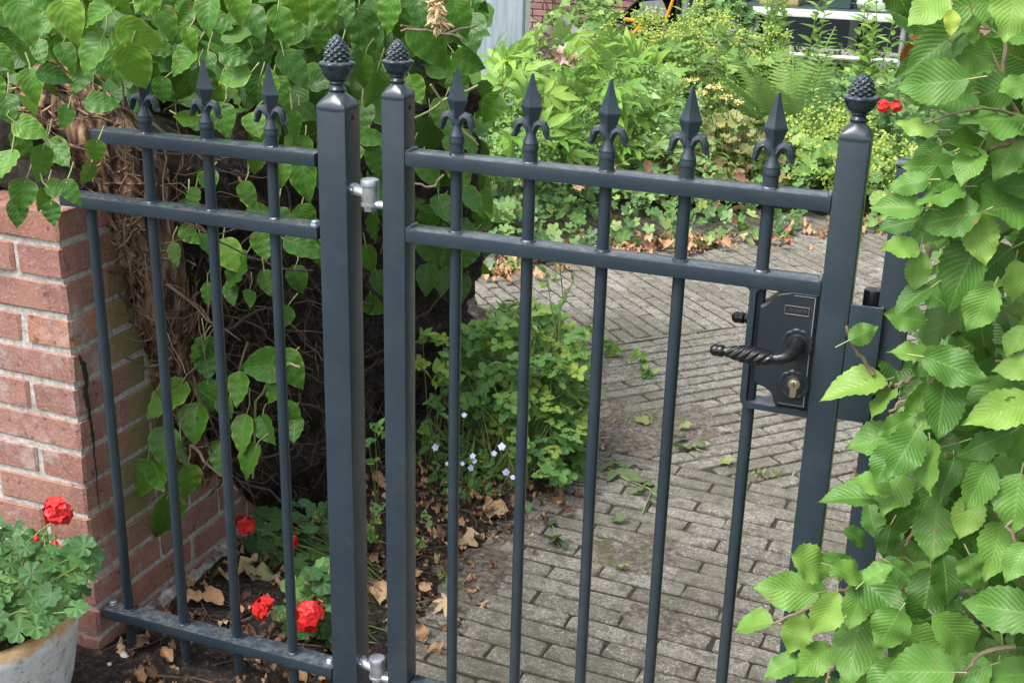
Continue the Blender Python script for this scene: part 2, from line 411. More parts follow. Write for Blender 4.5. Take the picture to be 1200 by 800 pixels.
    M['rust'] = leaf_mat("rust_leaf", [(0, (.14, .045, .015)), (.5, (.30, .09, .02)), (1, (.40, .22, .03))], nveins=10, slope=.7, rough=.45, trans=.2, pleat=.5, vein=(.35, .18, .06), under=(.25, .12, .05))
    def petal(name, a, bb, tr=.2):
        m, nt, ns, ls, b = new_mat(name)
        at = N(nt, "ShaderNodeAttribute"); at.attribute_name = "tint"
        ls.new(ramp(nt, at.outputs["Fac"], [(0, a), (1, bb)]), b.inputs["Base Color"]); b.inputs["Roughness"].default_value = .5
        b.inputs["Subsurface Weight"].default_value = 0
        return m
    M['red'] = petal("red_petal", (.62, .008, .012), (.85, .035, .03))
    M['viola'] = petal("pale_violet_petal", (.50, .52, .82), (.72, .74, .90))
    M['white'] = petal("white_petal", (.8, .8, .78), (.85, .85, .8))
    M['yellow'] = petal("yellow_flower", (.68, .56, .16), (.78, .68, .30))
    M['pink'] = petal("faded_pink", (.62, .40, .36), (.7, .52, .45))
    # pot
    m, nt, ns, ls, b = new_mat("limewashed_clay")
    f = noise_n(nt, 16, 6, .75); g = noise_n(nt, 60, 5, .7)
    c = ramp(nt, f, [(.34, (.80, .80, .80)), (.52, (.68, .68, .68)), (.66, (.40, .39, .38))])
    c = mix(nt, math_n(nt, 'MULTIPLY', smooth(nt, g, .55, .66), .6), c, (.24, .22, .19))
    tc = N(nt, "ShaderNodeTexCoord"); sx = N(nt, "ShaderNodeSeparateXYZ"); ls.new(tc.outputs["Object"], sx.inputs[0])
    rim = smooth(nt, math_n(nt, 'ADD', sx.outputs[2], math_n(nt, 'MULTIPLY', math_n(nt, 'SUBTRACT', f, .5), .05)), .266, .283)
    rc = ramp(nt, f, [(.3, (.62, .44, .25)), (.5, (.58, .36, .17)), (.68, (.70, .58, .42))])
    rc = mix(nt, math_n(nt, 'MULTIPLY', smooth(nt, g, .56, .68), .7), rc, (.28, .15, .06))
    c = mix(nt, rim, c, rc)
    ls.new(c, b.inputs["Base Color"]); b.inputs["Roughness"].default_value = .9; bump(nt, b, g, .5, .003)
    M['pot'] = m
    m, nt, ns, ls, b = new_mat("weathered_wood")
    mp = N(nt, "ShaderNodeMapping"); mp.inputs["Scale"].default_value = (40, 40, 2.5)
    g = N(nt, "ShaderNodeNewGeometry"); nn = N(nt, "ShaderNodeTexNoise"); nn.inputs["Scale"].default_value = 1; nn.inputs["Detail"].default_value = 5
    ls.new(g.outputs["Position"], mp.inputs[0]); ls.new(mp.outputs[0], nn.inputs["Vector"])
    ls.new(ramp(nt, nn.outputs[0], [(.3, (.20, .25, .30)), (.5, (.30, .36, .42)), (.7, (.38, .43, .48))]), b.inputs["Base Color"])
    b.inputs["Roughness"].default_value = .8; bump(nt, b, nn.outputs[0], .6, .006)
    M['wood'] = m
    M['zinc'] = simple("dull_zinc", (.36, .37, .39), .5, .4, 12, .2, .1)
    M['plastic'] = simple("black_plastic", (.015, .015, .017), .45, nscale=20, bstr=.1)
    M['tray'] = simple("grey_tray", (.20, .21, .22), .5, nscale=20, bstr=.1)
    M['orange'] = simple("orange_enamel", (.80, .28, .02), .4, nscale=20, var=.1, bstr=.05)
    M['whitep'] = simple("white_enamel", (.72, .72, .72), .4, nscale=15, var=.08, bstr=.05)
    M['stone'] = simple("grey_stone", (.28, .28, .28), .9, nscale=30, var=.35, bstr=.6, bdist=.006)
    M['bag'] = simple("pale_bag", (.55, .66, .58), .4, nscale=14, var=.2, bstr=.6, bdist=.02)
    M['drip'] = simple("dark_drip", (.012, .022, .018), .35, nscale=40, var=.4, bstr=.3)
    M['pebble'] = simple("white_pebble", (.70, .68, .64), .6, nscale=40, var=.1, bstr=.1)
    M['board'] = simple("tan_board", (.42, .30, .16), .7, nscale=12, var=.2, bstr=.2)
    m, nt, ns, ls, b = new_mat("dark_glass"); b.inputs["Base Color"].default_value = (.02, .025, .03, 1); b.inputs["Roughness"].default_value = .08
    M['glass'] = m
    m, nt, ns, ls, b = new_mat("green_glass"); b.inputs["Base Color"].default_value = (.10, .16, .15, 1); b.inputs["Roughness"].default_value = .1; b.inputs["Transmission Weight"].default_value = .4
    M['gglass'] = m
mats()

# ------------------------------------------------------------------ leaf templates (tip along +Y, face up +Z, length 1)
def grid_leaf(wf, nt=10, ns=2, fold=.18, droop=-.12, wave=0., wfreq=5, ser=0., sern=9, base=0., seed=0, twist=0.):
    r = random.Random(seed); ph = r.random() * 6
    cols = [i / ns - 1 for i in range(2 * ns + 1)]
    V = []; UV = []; F = []
    for i in range(nt + 1):
        t = i / nt
        for s_ in cols:
            a = abs(s_); w = wf(t)
            x = s_ * w
            if a == 1 and ser and 0 < i < nt: x *= 1 + ser * (((t * sern) % 1.0) - .35)
            y = t - base * (a ** 1.5) * (1 - t) ** 3 + (.10 * a * t * (1 - t))
            z = fold * a * w + droop * t * t + wave * a * math.sin(t * wfreq * 2 * math.pi + ph + (2 if s_ < 0 else 0)) + twist * x * t
            V.append((x, y, z)); UV.append(((s_ + 1) / 2, t))
    k = len(cols)
    for i in range(nt):
        for j in range(k - 1):
            F.append((i * k + j, i * k + j + 1, (i + 1) * k + j + 1, (i + 1) * k + j))
    return np.array(V), F, np.array(UV)
def fan_leaf(lobes=7, scal=.12, notch=.9, ruffle=.10, cup=.15, n=28, teeth=0, rings=2, seed=0, stalk=.0):
    """round lobed leaf, petiole at origin"""
    r = random.Random(seed); ph = r.random() * 6
    V = [(0, 0, 0)]; UV = [(.5, 0)]; F = []
    a0 = -math.pi / 2 + .22; a1 = 1.5 * math.pi - .22
    for q in range(1, rings + 1):
        rr = q / rings
        for i in range(n + 1):
            f = i / n; a = a0 + (a1 - a0) * f
            R = .5 * (1 - scal + scal * abs(math.sin(f * lobes * math.pi)) * 1.6)
            R *= 1 - (1 - notch) * abs(2 * f - 1) ** 3
            if teeth: R *= 1 + .14 * (((f * teeth) % 1) - .5)
            if q < rings: R = R * .6 + .5 * .8 * .4
            V.append((math.cos(a) * R * rr, math.sin(a) * R * rr + stalk, cup * rr * rr * .5 + ruffle * rr * math.sin(f * lobes * 2 * math.pi + ph) * .5))
            UV.append((f, rr))
    m = n + 1
    for i in range(n): F.append((0, 1 + i, 2 + i))
    for q in range(rings - 1):
        for i in range(n):
            a = 1 + q * m + i; F.append((a, a + m, a + m + 1, a + 1))
    return np.array(V), F, np.array(UV)
def ovate(W, p=.75, q=1.0, tip=0.):
    def f(t):
        w = (math.sin(math.pi * min(1, max(0, t ** p))) ** q)
        return max(0.004, W * w * (1 - tip * t * t))
    return f
def cordate(W):
    pts = [(0, .02), (.04, .55), (.10, .82), (.2, .98), (.32, 1.0), (.5, .86), (.68, .6), (.82, .33), (.92, .13), (1, .01)]
    xs = [p[0] for p in pts]; ys = [p[1] for p in pts]
    return lambda t: W * float(np.interp(t, xs, ys))
def elm(W):
    pts = [(0, .06), (.06, .5), (.15, .8), (.3, .97), (.45, 1.0), (.60, .86), (.72, .62), (.83, .36), (.91, .16), (1, .01)]
    xs = [p[0] for p in pts]; ys = [p[1] for p in pts]
    return lambda t: W * float(np.interp(t, xs, ys))
def join_t(parts):
    V = []; F = []; U = []; b = 0
    for v, f, u in parts:
        V.append(v); U.append(u); F += [tuple(i + b for i in x) for x in f]; b += len(v)
    return np.vstack(V), F, np.vstack(U)
def xf(t, R=None, sc=1., off=(0, 0, 0)):
    v, f, u = t; v = v * sc
    if R is not None: v = v @ np.array(R).T
    return v + np.array(off), f, u
def rotz(a): c, s_ = math.cos(a), math.sin(a); return np.array([[c, -s_, 0], [s_, c, 0], [0, 0, 1.0]])
def rotx(a): c, s_ = math.cos(a), math.sin(a); return np.array([[1, 0, 0], [0, c, -s_], [0, s_, c]])
def roty(a): c, s_ = math.cos(a), math.sin(a); return np.array([[c, 0, s_], [0, 1, 0], [-s_, 0, c]])

def t_mesh(name, t, mat):
    v, f, u = t
    me = bpy.data.meshes.new(name); me.from_pydata([tuple(p) for p in v], [], f)
    uvl = me.uv_layers.new(name="UVMap")
    idx = np.empty(len(me.loops), int); me.loops.foreach_get("vertex_index", idx)
    uvl.data.foreach_set("uv", u[idx].astype(np.float32).ravel())
    me.polygons.foreach_set("use_smooth", np.ones(len(me.polygons), bool))
    me.materials.append(mat); me.update(); return me
def frame(d, n):
    y = unit(d); x = np.cross(y, n)
    if np.linalg.norm(x) < 1e-4: x = np.cross(y, [0.3, .5, .8])
    x = unit(x); z = np.cross(x, y)
    return np.stack([x, y, z], 1)
def scatter(name, temps, items, mat, parent=None, kind='stuff'):
    """ONE mesh from many leaves: items = list of (pos, dir, normal, scale, tint)"""
    Vs, Fs, Us, Ts = [], [], [], []; b = 0
    for i, (p, d, n, sc, ti) in enumerate(items):
        v, f, u = temps[i % len(temps)]
        Vs.append(p + (v * sc) @ frame(d, n).T); Us.append(u)
        Fs.append((f, b)); b += len(v); Ts.append(np.full(len(v), ti))
    V = np.vstack(Vs); U = np.vstack(Us); T = np.concatenate(Ts)
    off = V.mean(0); off[2] = V[:, 2].min()
    me = bpy.data.meshes.new(name)
    me.from_pydata((V - off).tolist(), [], [tuple(i + bb for i in x) for f, bb in Fs for x in f])
    uvl = me.uv_layers.new(name="UVMap")
    idx = np.empty(len(me.loops), int); me.loops.foreach_get("vertex_index", idx)
    uvl.data.foreach_set("uv", U[idx].astype(np.float32).ravel())
    at = me.attributes.new("tint", 'FLOAT', 'POINT'); at.data.foreach_set("value", T.astype(np.float32))
    me.polygons.foreach_set("use_smooth", np.ones(len(me.polygons), bool)); me.update()
    o = link(name, me, parent, mat, Vector(off)); o.color = (0, 0, 0, 1)
    if kind: o["kind"] = kind
    return o
def leaf_obj(me, parent, p, d, n, sc, tint, name='leaf', sx=1.0):
    o = bpy.data.objects.new(name, me); COL.objects.link(o); o.parent = parent
    R = frame(d, n); b = parent.location
    o.matrix_local = Matrix(((R[0, 0] * sc * sx, R[0, 1] * sc, R[0, 2] * sc, p[0] - b.x), (R[1, 0] * sc * sx, R[1, 1] * sc, R[1, 2] * sc, p[1] - b.y),
                             (R[2, 0] * sc * sx, R[2, 1] * sc, R[2, 2] * sc, p[2] - b.z), (0, 0, 0, 1)))
    o.color = (tint, tint, tint, 1)
    return o
def rnd3(a=1.0): return rng.normal(size=3) * a

# ================================================================== ground, bed and path
def bed_edge(y):     # x of the border between planting bed and paving
    return float(np.interp(y, [1.0, 2.0, 2.27, 2.49, 2.77, 3.0, 3.4, 4.34, 4.9], [-.97, -.965, -1.0, -1.0, -.93, -.90, -1.03, -1.80, -2.3]))
def build_ground():
    mb = MB(); n = 24; R = 60.0
    mb.add([(-R, -R, -.035), (R, -R, -.035), (R, R, -.035), (-R, R, -.035)], [(0, 1, 2, 3)])
    tag(mb.obj("ground", M['ground'], smooth=False), kind='structure')
    mb = MB()
    mb.add([(-2.6, .9, -.0055), (1.2, .9, -.0055), (1.2, 7.2, -.0055), (-2.6, 7.2, -.0055)], [(0, 1, 2, 3)])
    global PATH
    PATH = tag(mb.obj("path", M['joint'], smooth=False), kind='structure')
build_ground()

def soil_h(x, y):
    a = bed_edge(y) - x + .06 * nz(x, y, 3, 9) + .03 * nz(x, y, 1, 28)
    h = -.03 + .055 * sstep(-.06, .10, a) + .02 * sstep(.1, .4, a)
    h += (.010 * nz(x, y, 0, 14) + .007 * nz(x, y, 5, 45)) * sstep(-.05, .1, a)
    return h
def swept_h(x, y):      # loose soil swept over the paving
    h = -.03
    for cx, cy, rx, ry, hh in ((-.80, 3.36, .30, .30, .034), (-.86, 3.05, .24, .12, .031), (-.64, 2.62, .17, .16, .0335), (-.95, 2.40, .16, .22, .032), (-.52, 2.35, .14, .08, .0315), (-1.15, 3.75, .3, .3, .031)):
        q = ((x - cx) / rx) ** 2 + ((y - cy) / ry) ** 2
        if q < 1.6: h = max(h, -.03 + hh * sstep(1.25, .1, q + .55 * nz(x, y, 7, 11) + .35 * nz(x, y, 2, 34)) + .004 * nz(x, y, 5, 70))
    return h
def build_bed():
    for name, fn, mt, (x0, x1, y0, y1, st) in (("soil_bed", soil_h, 'soil', (-2.45, -.55, .95, 5.0, .0145)), ("swept_soil", swept_h, 'dust', (-1.5, -.3, 2.1, 4.2, .0095))):
        soil_sheet(name, fn, M[mt], x0, x1, y0, y1, st)
def soil_sheet(name, fn, mt, x0, x1, y0, y1, st):
    nx, ny = int((x1 - x0) / st), int((y1 - y0) / st)
    V = [(x0 + i * st, y0 + j * st, fn(x0 + i * st, y0 + j * st)) for j in range(ny + 1) for i in range(nx + 1)]
    F = []
    for j in range(ny):
        for i in range(nx):
            a = j * (nx + 1) + i; q = (a, a + 1, a + nx + 2, a + nx + 1)
            if max(V[k][2] for k in q) > -.014: F.append(q)
    used = sorted({k for q in F for k in q}); mp = {k: i for i, k in enumerate(used)}
    mb = MB(); mb.add([V[k] for k in used], [tuple(mp[k] for k in q) for q in F])
    tag(mb.obj(name, mt, ang=180), kind='structure')
build_bed()

def clip(poly, a, b, c):            # keep a*x+b*y+c >= 0
    out = []
    for i in range(len(poly)):
        p, q = poly[i], poly[(i + 1) % len(poly)]
        dp, dq = a * p[0] + b * p[1] + c, a * q[0] + b * q[1] + c
        if dp >= 0: out.append(p)
        if (dp >= 0) != (dq >= 0):
            t = dp / (dp - dq); out.append((p[0] + t * (q[0] - p[0]), p[1] + t * (q[1] - p[1])))
    return out
def area(p): return abs(sum(p[i][0] * p[(i + 1) % len(p)][1] - p[(i + 1) % len(p)][0] * p[i][1] for i in range(len(p)))) / 2
def build_pavers():
    L, Wd, J = .200, .0490, .0115
    s2 = math.sqrt(.5)
    # boundary lines: near field / diagonal field, diagonal field / far field
    AB = lambda s: (s * .06, s * 1.0, -s * (3.13 - .06 * .42))               # y > 3.13 on the + side
    d0 = (-1.122, 4.038)
    BC = lambda s: (-s * s2, s * s2, s * (s2 * d0[0] - s2 * d0[1]))        # beyond the diagonal joint
    fields = [
        (-3.0, [(-1.35, 1.0), (1.0, 1.0), (1.0, 3.4), (-1.35, 3.4)], [AB(-1)], 0),
        (47.0, [(-1.9, 3.0), (1.0, 3.0), (1.0, 6.2), (-1.9, 6.2)], [AB(1), BC(-1)], 1),
        (-47.0, [(-2.5, 3.0), (1.0, 3.0), (1.0, 7.0), (-2.5, 7.0)], [AB(1), BC(1)], 2)]
    full = []
    for v in range(5):
        r = random.Random(v); mb = MB(); hx, hy = L / 2, Wd / 2
        o = [(-hx + .004, -hy), (-hx * .4, -hy), (hx * .35, -hy), (hx - .004, -hy), (hx, -hy + .004), (hx, hy - .004), (hx - .004, hy), (hx * .4, hy), (-hx * .3, hy), (-hx + .004, hy), (-hx, hy - .004), (-hx, -hy + .004)]
        o = [(x + r.uniform(-.0018, .0018), y + r.uniform(-.0018, .0018)) for x, y in o]; n = len(o)
        t = [(x - math.copysign(r.uniform(.001, .004), x), y - math.copysign(r.uniform(.0008, .0034), y)) for x, y in o]
        vs = [(x, y, -.04) for x, y in o] + [(x, y, -r.uniform(.002, .005)) for x, y in o] + [(x, y, r.uniform(-.0012, .0008)) for x, y in t]
        fs = [tuple(2 * n + i for i in range(n))]
        for i in range(n):
            j = (i + 1) % n; fs += [(i, j, n + j, n + i), (n + i, n + j, 2 * n + j, 2 * n + i)]
        mb.add(vs, fs)
        me = mb.mesh("paver", True, 30); me.materials.append(M['paver']); full.append(me)
    todo = []
    for deg, reg, cuts, fi in fields:
        a = math.radians(deg); ca, sa = math.cos(a), math.sin(a)
        cs = [(x * ca + y * sa, -x * sa + y * ca) for x, y in reg]
        u0, u1 = min(c[0] for c in cs), max(c[0] for c in cs); v0, v1 = min(c[1] for c in cs), max(c[1] for c in cs)
        row = 0; v = v0
        while v < v1:
            u = u0 - (row % 2) * (L + J) * .5 - random.uniform(0, .02)
            while u < u1:
                rect = [(u, v), (u + L, v), (u + L, v + Wd), (u, v + Wd)]
                pw = [(p[0] * ca - p[1] * sa, p[0] * sa + p[1] * ca) for p in rect]
                c = (sum(p[0] for p in pw) / 4, sum(p[1] for p in pw) / 4)
                if reg[0][0] < c[0] < reg[1][0] and reg[0][1] < c[1] < reg[2][1]:
                    q = pw
                    for cu in cuts: q = clip(q, *cu) if q else q
                    if len(q) >= 3 and area(q) > .0012:
                        x, y = proj(np.array([c[0], c[1], 0]))
                        vis = -30 < x < 1010 and 250 < y < 840 and c[0] < bed_edge(c[1]) * -1 + 9 and c[0] > bed_edge(min(c[1], 4.9)) - .12
                        if not (fi == 2 and c[1] > 6.6 + .3 * c[0]) and -2.4 < c[0] - (bed_edge(min(c[1], 4.9)) - .14) and c[0] > bed_edge(min(c[1], 4.9)) - .14:
                            todo.append((not vis, (c[1] ** 2 + c[0] ** 2), q, c, a, abs(area(q) - L * Wd) < 1e-5))
                u += L + random.uniform(.003, .0105)
            v += Wd + J; row += 1
    todo.sort(key=lambda t: (t[0], t[1]))
    rest = MB(); ti = []
    for k, (nv, _, q, c, a, whole) in enumerate(todo):
        r = random.random
        dz = .0006 + .003 * nz(c[0], c[1], 0, 3) + random.uniform(-.0015, .0015)
        tl = (random.uniform(-.008, .008), random.uniform(-.014, .014))
        if k < 300 and whole:
            o = bpy.data.objects.new("paver", random.choice(full)); COL.objects.link(o); o.parent = PATH
            o.location = Vector((c[0], c[1], dz)) - PATH.location
            o.rotation_euler = (tl[1], tl[0], a + random.uniform(-.012, .012) + (math.pi if r() < .5 else 0))
            continue
        n = len(q); ins = []
        cx, cy = sum(p[0] for p in q) / n, sum(p[1] for p in q) / n
        for p in q:
            d = math.hypot(p[0] - cx, p[1] - cy); f = max(.4, 1 - .005 / d); ins.append((cx + (p[0] - cx) * f, cy + (p[1] - cy) * f))
        jit = lambda: random.uniform(-.001, .001)
        vs = [(p[0], p[1], -.03) for p in q] + [(p[0], p[1], dz - .004) for p in q] + [(p[0] + jit(), p[1] + jit(), dz + tl[0] * (p[0] - cx) + tl[1] * (p[1] - cy)) for p in ins]
        fs = [tuple(2 * n + i for i in range(n))]
        for i in range(n):
            j = (i + 1) % n; fs += [(i, j, n + j, n + i), (n + i, n + j, 2 * n + j, 2 * n + i)]
        if k < 300:
            mb = MB(); mb.add(vs, fs); mb.obj("paver", M['paver'], PATH, ang=30)
        else:
            rest.add(vs, fs); ti += [random.random()] * len(vs)
    o = rest.obj("paver_field", M['paver'], PATH, ang=30); o["kind"] = "stuff"
    at = o.data.attributes.new("tint", 'FLOAT', 'POINT'); at.data.foreach_set("value", np.array(ti, np.float32))
build_pavers()

# ================================================================== brick wall at the left
WX, WY = -1.515, 1.715
def build_wall():
    wall = empty("brick_wall", (WX - .3, WY + .4, 0), "red brick garden wall whose corner holds the left end of the railing", "wall")
    mb = MB(); top = .950
    mb.box((WX - .0050 - .45, WY + .0050 + .05, top / 2 - .03), (.9, .10, top + .05), 0)
    mb.box((WX - .0050 - .05, WY + .1050 + .85, top / 2 - .03), (.10, 1.7, top + .05), 0)
    mb.obj("mortar", M['mortar'], wall, smooth=False)
    vari = []
    for k in range(6):
        r = random.Random(40 + k); mb = MB(); mb.box((0, 0, 0), (1, 1, 1), 0.0)
        bm = bmesh.new(); bmesh.ops.create_cube(bm, size=1.0)
        # subdivide so worn edges can wander, then pull the corners in
        bmesh.ops.bevel(bm, geom=bm.edges[:], offset=.035, segments=1, affect='EDGES')
        for v in bm.verts: v.co += Vector((r.uniform(-.006, .006), r.uniform(-.009, .009), r.uniform(-.03, .03)))
        me = bpy.data.meshes.new("brick"); bm.to_mesh(me); bm.free()
        vari.append(me)
    def put(x0, x1, y0, y1, z0, z1, moss):
        me = random.choice(vari).copy() if False else random.choice(vari)
        key = (me.name, moss)
        if key not in cache:
            c = me.copy(); c.materials.clear(); c.materials.append(M['brick']); cache[key] = c
        o = bpy.data.objects.new("brick", cache[key]); COL.objects.link(o); o.parent = wall
        e = lambda: random.uniform(-.0022, .0022)
        o.location = Vector(((x0 + x1) / 2 + e() * .6, (y0 + y1) / 2 + e() * .6, (z0 + z1) / 2 + e() * .5)) - wall.location
        o.scale = (x1 - x0, y1 - y0, z1 - z0 + e())
        o.rotation_euler = (0, random.uniform(-.006, .006), random.uniform(-.006, .006))
    cache = {}
    P, B = .0685, .0545
    for k in range(14):
        z0 = .904 - P * k; z1 = z0 + B - (.0 if k else 0)
        if z1 < -.05: break
        long_front = (k % 2 == 0)
        lf, ls = (.21, .10) if long_front else (.10, .21)
        put(WX - lf, WX, WY, WY + (.10 if long_front else .21), z0, z1, False)
        x = WX - lf - .0115
        while x > WX - .85:
            put(x - .21, x, WY, WY + .10, z0, z1, False); x -= .2215
        y = WY + (.10 if long_front else .21) + .0115
        while y < 3.4:
            if (long_front and y < 1.9 and random.random() < .0): pass
            put(WX - .10, WX, y, y + .21, z0, z1, (y > WY + .15 and .22 < z0 < .85) or y > 2.1); y += .2215
    # lime-washed footing along the side face
    mb = MB(); vs = []; n = 40
    for i in range(n + 1):
        y = 1.80 + i / n * .62; h = .050 + .014 * nz(y, 0, 0, 9) + .010 * nz(y, 2, 0, 50) ; w = .016 + .008 * nz(y, 4, 1, 12)
        f = sstep(0, .12, i / n) * sstep(1, .8, i / n) + .02
        vs += [(WX - .01, y, h * f + .02), (WX + .012 * f, y, h * f + .006), (WX + w * f * .9, y, h * .5 * f), (WX + w * f * 1.5, y, -.03)]
    fs = []
    for i in range(n):
        for j in range(3): a = i * 4 + j; fs.append((a, a + 1, a + 5, a + 4))
    mb.add(vs, fs); mb.obj("footing", M['lime'], wall, ang=70)
    # dark streak running down beside the corner
    mb = MB(); pts = []; rad = []
    for px, py, r in [(91, 415, .004), (96, 424, .009), (99, 434, .008), (101, 447, .0065), (100, 462, .0075), (104, 478, .005), (106, 495, .0048), (109, 512, .0042), (110, 530, .0028), (112, 548, .0022), (114, 572, .0014), (117, 600, .001)]:
        p = on_x(px, py, WX + .0005); pts.append(p); rad.append(r)
    pd, rd = [], []
    for i in range(len(pts) - 1):
        for k in range(6): t = k / 6; pd.append(pts[i] * (1 - t) + pts[i + 1] * t); rd.append(rad[i] * (1 - t) + rad[i + 1] * t)
    pts, rad = pd, rd
    n = len(pts); vs = []; fs = []
    for p, r in zip(pts, rad):
        for k in range(7):
            a = math.pi * k / 6; rr = r * .8 * (1 + .9 * nz(p[2], k * .3, 0, 110)); vs.append((p[0] + .28 * rr * math.sin(a) + .0006, p[1] + rr * math.cos(a) + .002 * nz(p[2], 0, 0, 50), p[2]))
    for i in range(n - 1):
        for k in range(6): a = i * 7 + k; fs.append((a, a + 1, a + 8, a + 7))
    mb.add(vs, fs); mb.obj("stain", M['drip'], wall)
build_wall()

# ================================================================== railing, gate and posts
YF, YC = 1.721, 1.741            # front face and middle of the ironwork
def pinecone(cx, cy, z0, half, ztop, sc=1.0, rs=1.0):
    """square cast cap with fluted cup and scaled cone; z0 = top of the post"""
    mb = MB()
    # square base rising to a round neck
    seg = 32; rows = []
    zn = z0 + (.0235) * sc
    for f, zz in ((1.0, -.004), (1.03, .0), (1.0, .004), (.90, .009), (.74, .0145), (.58, .019), (.42, .0225)):
        ring = []
        for k in range(seg):
            a = 2 * math.pi * k / seg + math.pi / 4
            sq = half / max(abs(math.cos(a)), abs(math.sin(a))); rd = half * 1.03
            w = sstep(.95, .45, f)
            r = min(sq, half * 1.36) * (1 - w) + rd * w
            ring.append((cx + r * f * math.cos(a), cy + r * f * math.sin(a), z0 + zz * sc))
        rows.append(ring)
    vs = [p for r in rows for p in r]; fs = []
    for i in range(len(rows) - 1):
        for k in range(seg):
            k2 = (k + 1) % seg; fs.append((i * seg + k, i * seg + k2, (i + 1) * seg + k2, (i + 1) * seg + k))
    fs.append(tuple(range(seg))[::-1]); fs.append(tuple((len(rows) - 1) * seg + k for k in range(seg)))
    mb.add(vs, fs)
    h = ztop - zn
    def z(t): return zn - z0 + t * h
    S_ = lambda pr: [(r * rs, zz) for r, zz in pr]
    mb.lathe((cx, cy, z0), S_([(.0125, z(-.04)), (.0140, z(0)), (.0148, z(.03)), (.0125, z(.06)), (.0112, z(.10)), (.0128, z(.13)), (.0138, z(.145)), (.0126, z(.165)), (.0125, z(.19))]), 20)
    def cup(r, zz, a, i):
        lob = abs(math.sin(a * 3.5 + .6))
        return r * (1 + (.035 * abs(math.sin(a * 9)) if 0 < i < 5 else 0) + ((.13 * lob - .09) if i > 4 else 0))
    mb.lathe((cx, cy, z0), S_([(.0125, z(.17)), (.0178, z(.22)), (.0220, z(.30)), (.0244, z(.37)), (.0254, z(.41)), (.0280, z(.440)), (.0296, z(.470)), (.0292, z(.500)), (.0262, z(.525)), (.0195, z(.53))]), 56, cup)
    prof = []
    for i in range(31):
        t = i / 30; r = .0196 * (math.cos(max(0, t - .12) / .88 * math.pi / 2) ** .66 if t > .12 else .94 + .06 * t / .12)
        prof.append((max(r * rs, .0006), z(.515 + t * .485)))
    def cone(r, zz, a, i):
        if i > 28: return r
        p = (i * .52); q = 4.0
        return r * (1 + .15 * (abs(math.sin(q * a + p * .9)) * abs(math.sin(q * a - p * .9)) * 2 - .7))
    mb.lathe((cx, cy, z0), prof, 72, cone)
    return mb
def spear(cx, cy, z0):
    """fleur-de-lys railing head; z0 = top of the rail"""
    mb = MB()
    mb.lathe((cx, cy, z0), [(.0112, -.004), (.0112, .017), (.0125, .019), (.0128, .024), (.0118, .027), (.0122, .030), (.0105, .034), (.0075, .040), (.0066, .047), (.0070, .056)], 16)
    for s_ in (-1, 1):
        pts = [(.0015, .040), (.0045, .050), (.0085, .0575), (.0140, .0610), (.0195, .0590), (.0228, .0530), (.0240, .0460), (.0262, .0405), (.0305, .0395)]
        rad = [.0048, .0055, .0061, .0064, .0064, .0061, .0055, .0047, .0028]
        mb.tube([(cx + s_ * x, cy, z0 + z) for x, z in pts], rad, 8)
        # raised rib along the scroll
        mb.tube([(cx + s_ * x * .98, cy - .0060, z0 + z - .001) for x, z in pts[1:8]], [.0016, .002, .0022, .0022, .002, .0018, .0014], 6)
    # four-sided blade with a sharp waist
    rows = [(.0058, .0058, .048), (.0085, .0075, .058), (.0125, .010, .070), (.0160, .0125, .0805), (.0172, .0135, .0830), (.0172, .0135, .0850), (.0158, .0122, .0870), (.0112, .0090, .1005), (.0072, .0060, .1130), (.0042, .0036, .1245), (.0026, .0024, .1310), (.0014, .0014, .1335)]
    vs = []; fs = []
    for hx, hy, z in rows:
        vs += [(cx + hx, cy, z0 + z), (cx, cy + hy, z0 + z), (cx - hx, cy, z0 + z), (cx, cy - hy, z0 + z)]
    for i in range(len(rows) - 1):
        for k in range(4): k2 = (k + 1) % 4; fs.append((i * 4 + k, i * 4 + k2, i * 4 + 4 + k2, i * 4 + 4 + k))
    fs += [(3, 2, 1, 0), tuple(len(rows) * 4 - 4 + k for k in range(4))]
    mb.add(vs, fs)
    return mb
def add_bar(par, x, z0, z1, head=None, first=[None]):
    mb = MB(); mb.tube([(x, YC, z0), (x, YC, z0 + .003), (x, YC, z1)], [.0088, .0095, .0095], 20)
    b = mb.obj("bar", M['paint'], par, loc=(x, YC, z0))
    if head is not None:
        if first[0] is None:
            first[0] = spear(0, 0, 0).mesh("spear_head", True, 28); first[0].materials.append(M['paint'])
        link("spear_head", first[0], b, None, (x, YC, head))
    return b
def weld(mb, x, z, r=.0095):
    mb.lathe((x, YC, z), [(r + .0035, -.001), (r + .0028, .0012), (r + .0006, .0032), (r - .001, .0034)], 14, lambda rr, zz, a, i: rr + .0006 * math.sin(a * 5 + x * 70))
def rail_piece(par, x0, x1, ztop, h=.022, d=.040, welds=(), open_end=False, down=True):
    mb = MB(); mb.box(((x0 + x1) / 2, YC, ztop - h / 2), (x1 - x0, d, h), .0022)
    for x in welds: weld(mb, x, ztop)
    o = mb.obj("rail", M['paint'], par, ang=30)
    if open_end:
        mb = MB(); mb.box((x1 + .0006, YC, ztop - h / 2), (.001, d - .006, h - .006), 0); mb.obj("open_end", M['dark'], o, smooth=False)
    return o
def bolt(par, c, axis='z', r=.0075, h=.006):
    mb = MB()
    if axis == 'z':
        mb.lathe(c, [(r * 1.25, 0), (r * 1.25, .0015), (r, .0016), (r, h), (r * .7, h + .0015)], 6)
    else:
        mb.lathe(c, [(r * 1.25, 0), (r * 1.25, -.0015), (r, -.0016), (r, -h), (r * .7, -h - .0015)], 6, axis='y')
    return mb.obj("bolt", M['galv'], par, ang=20)

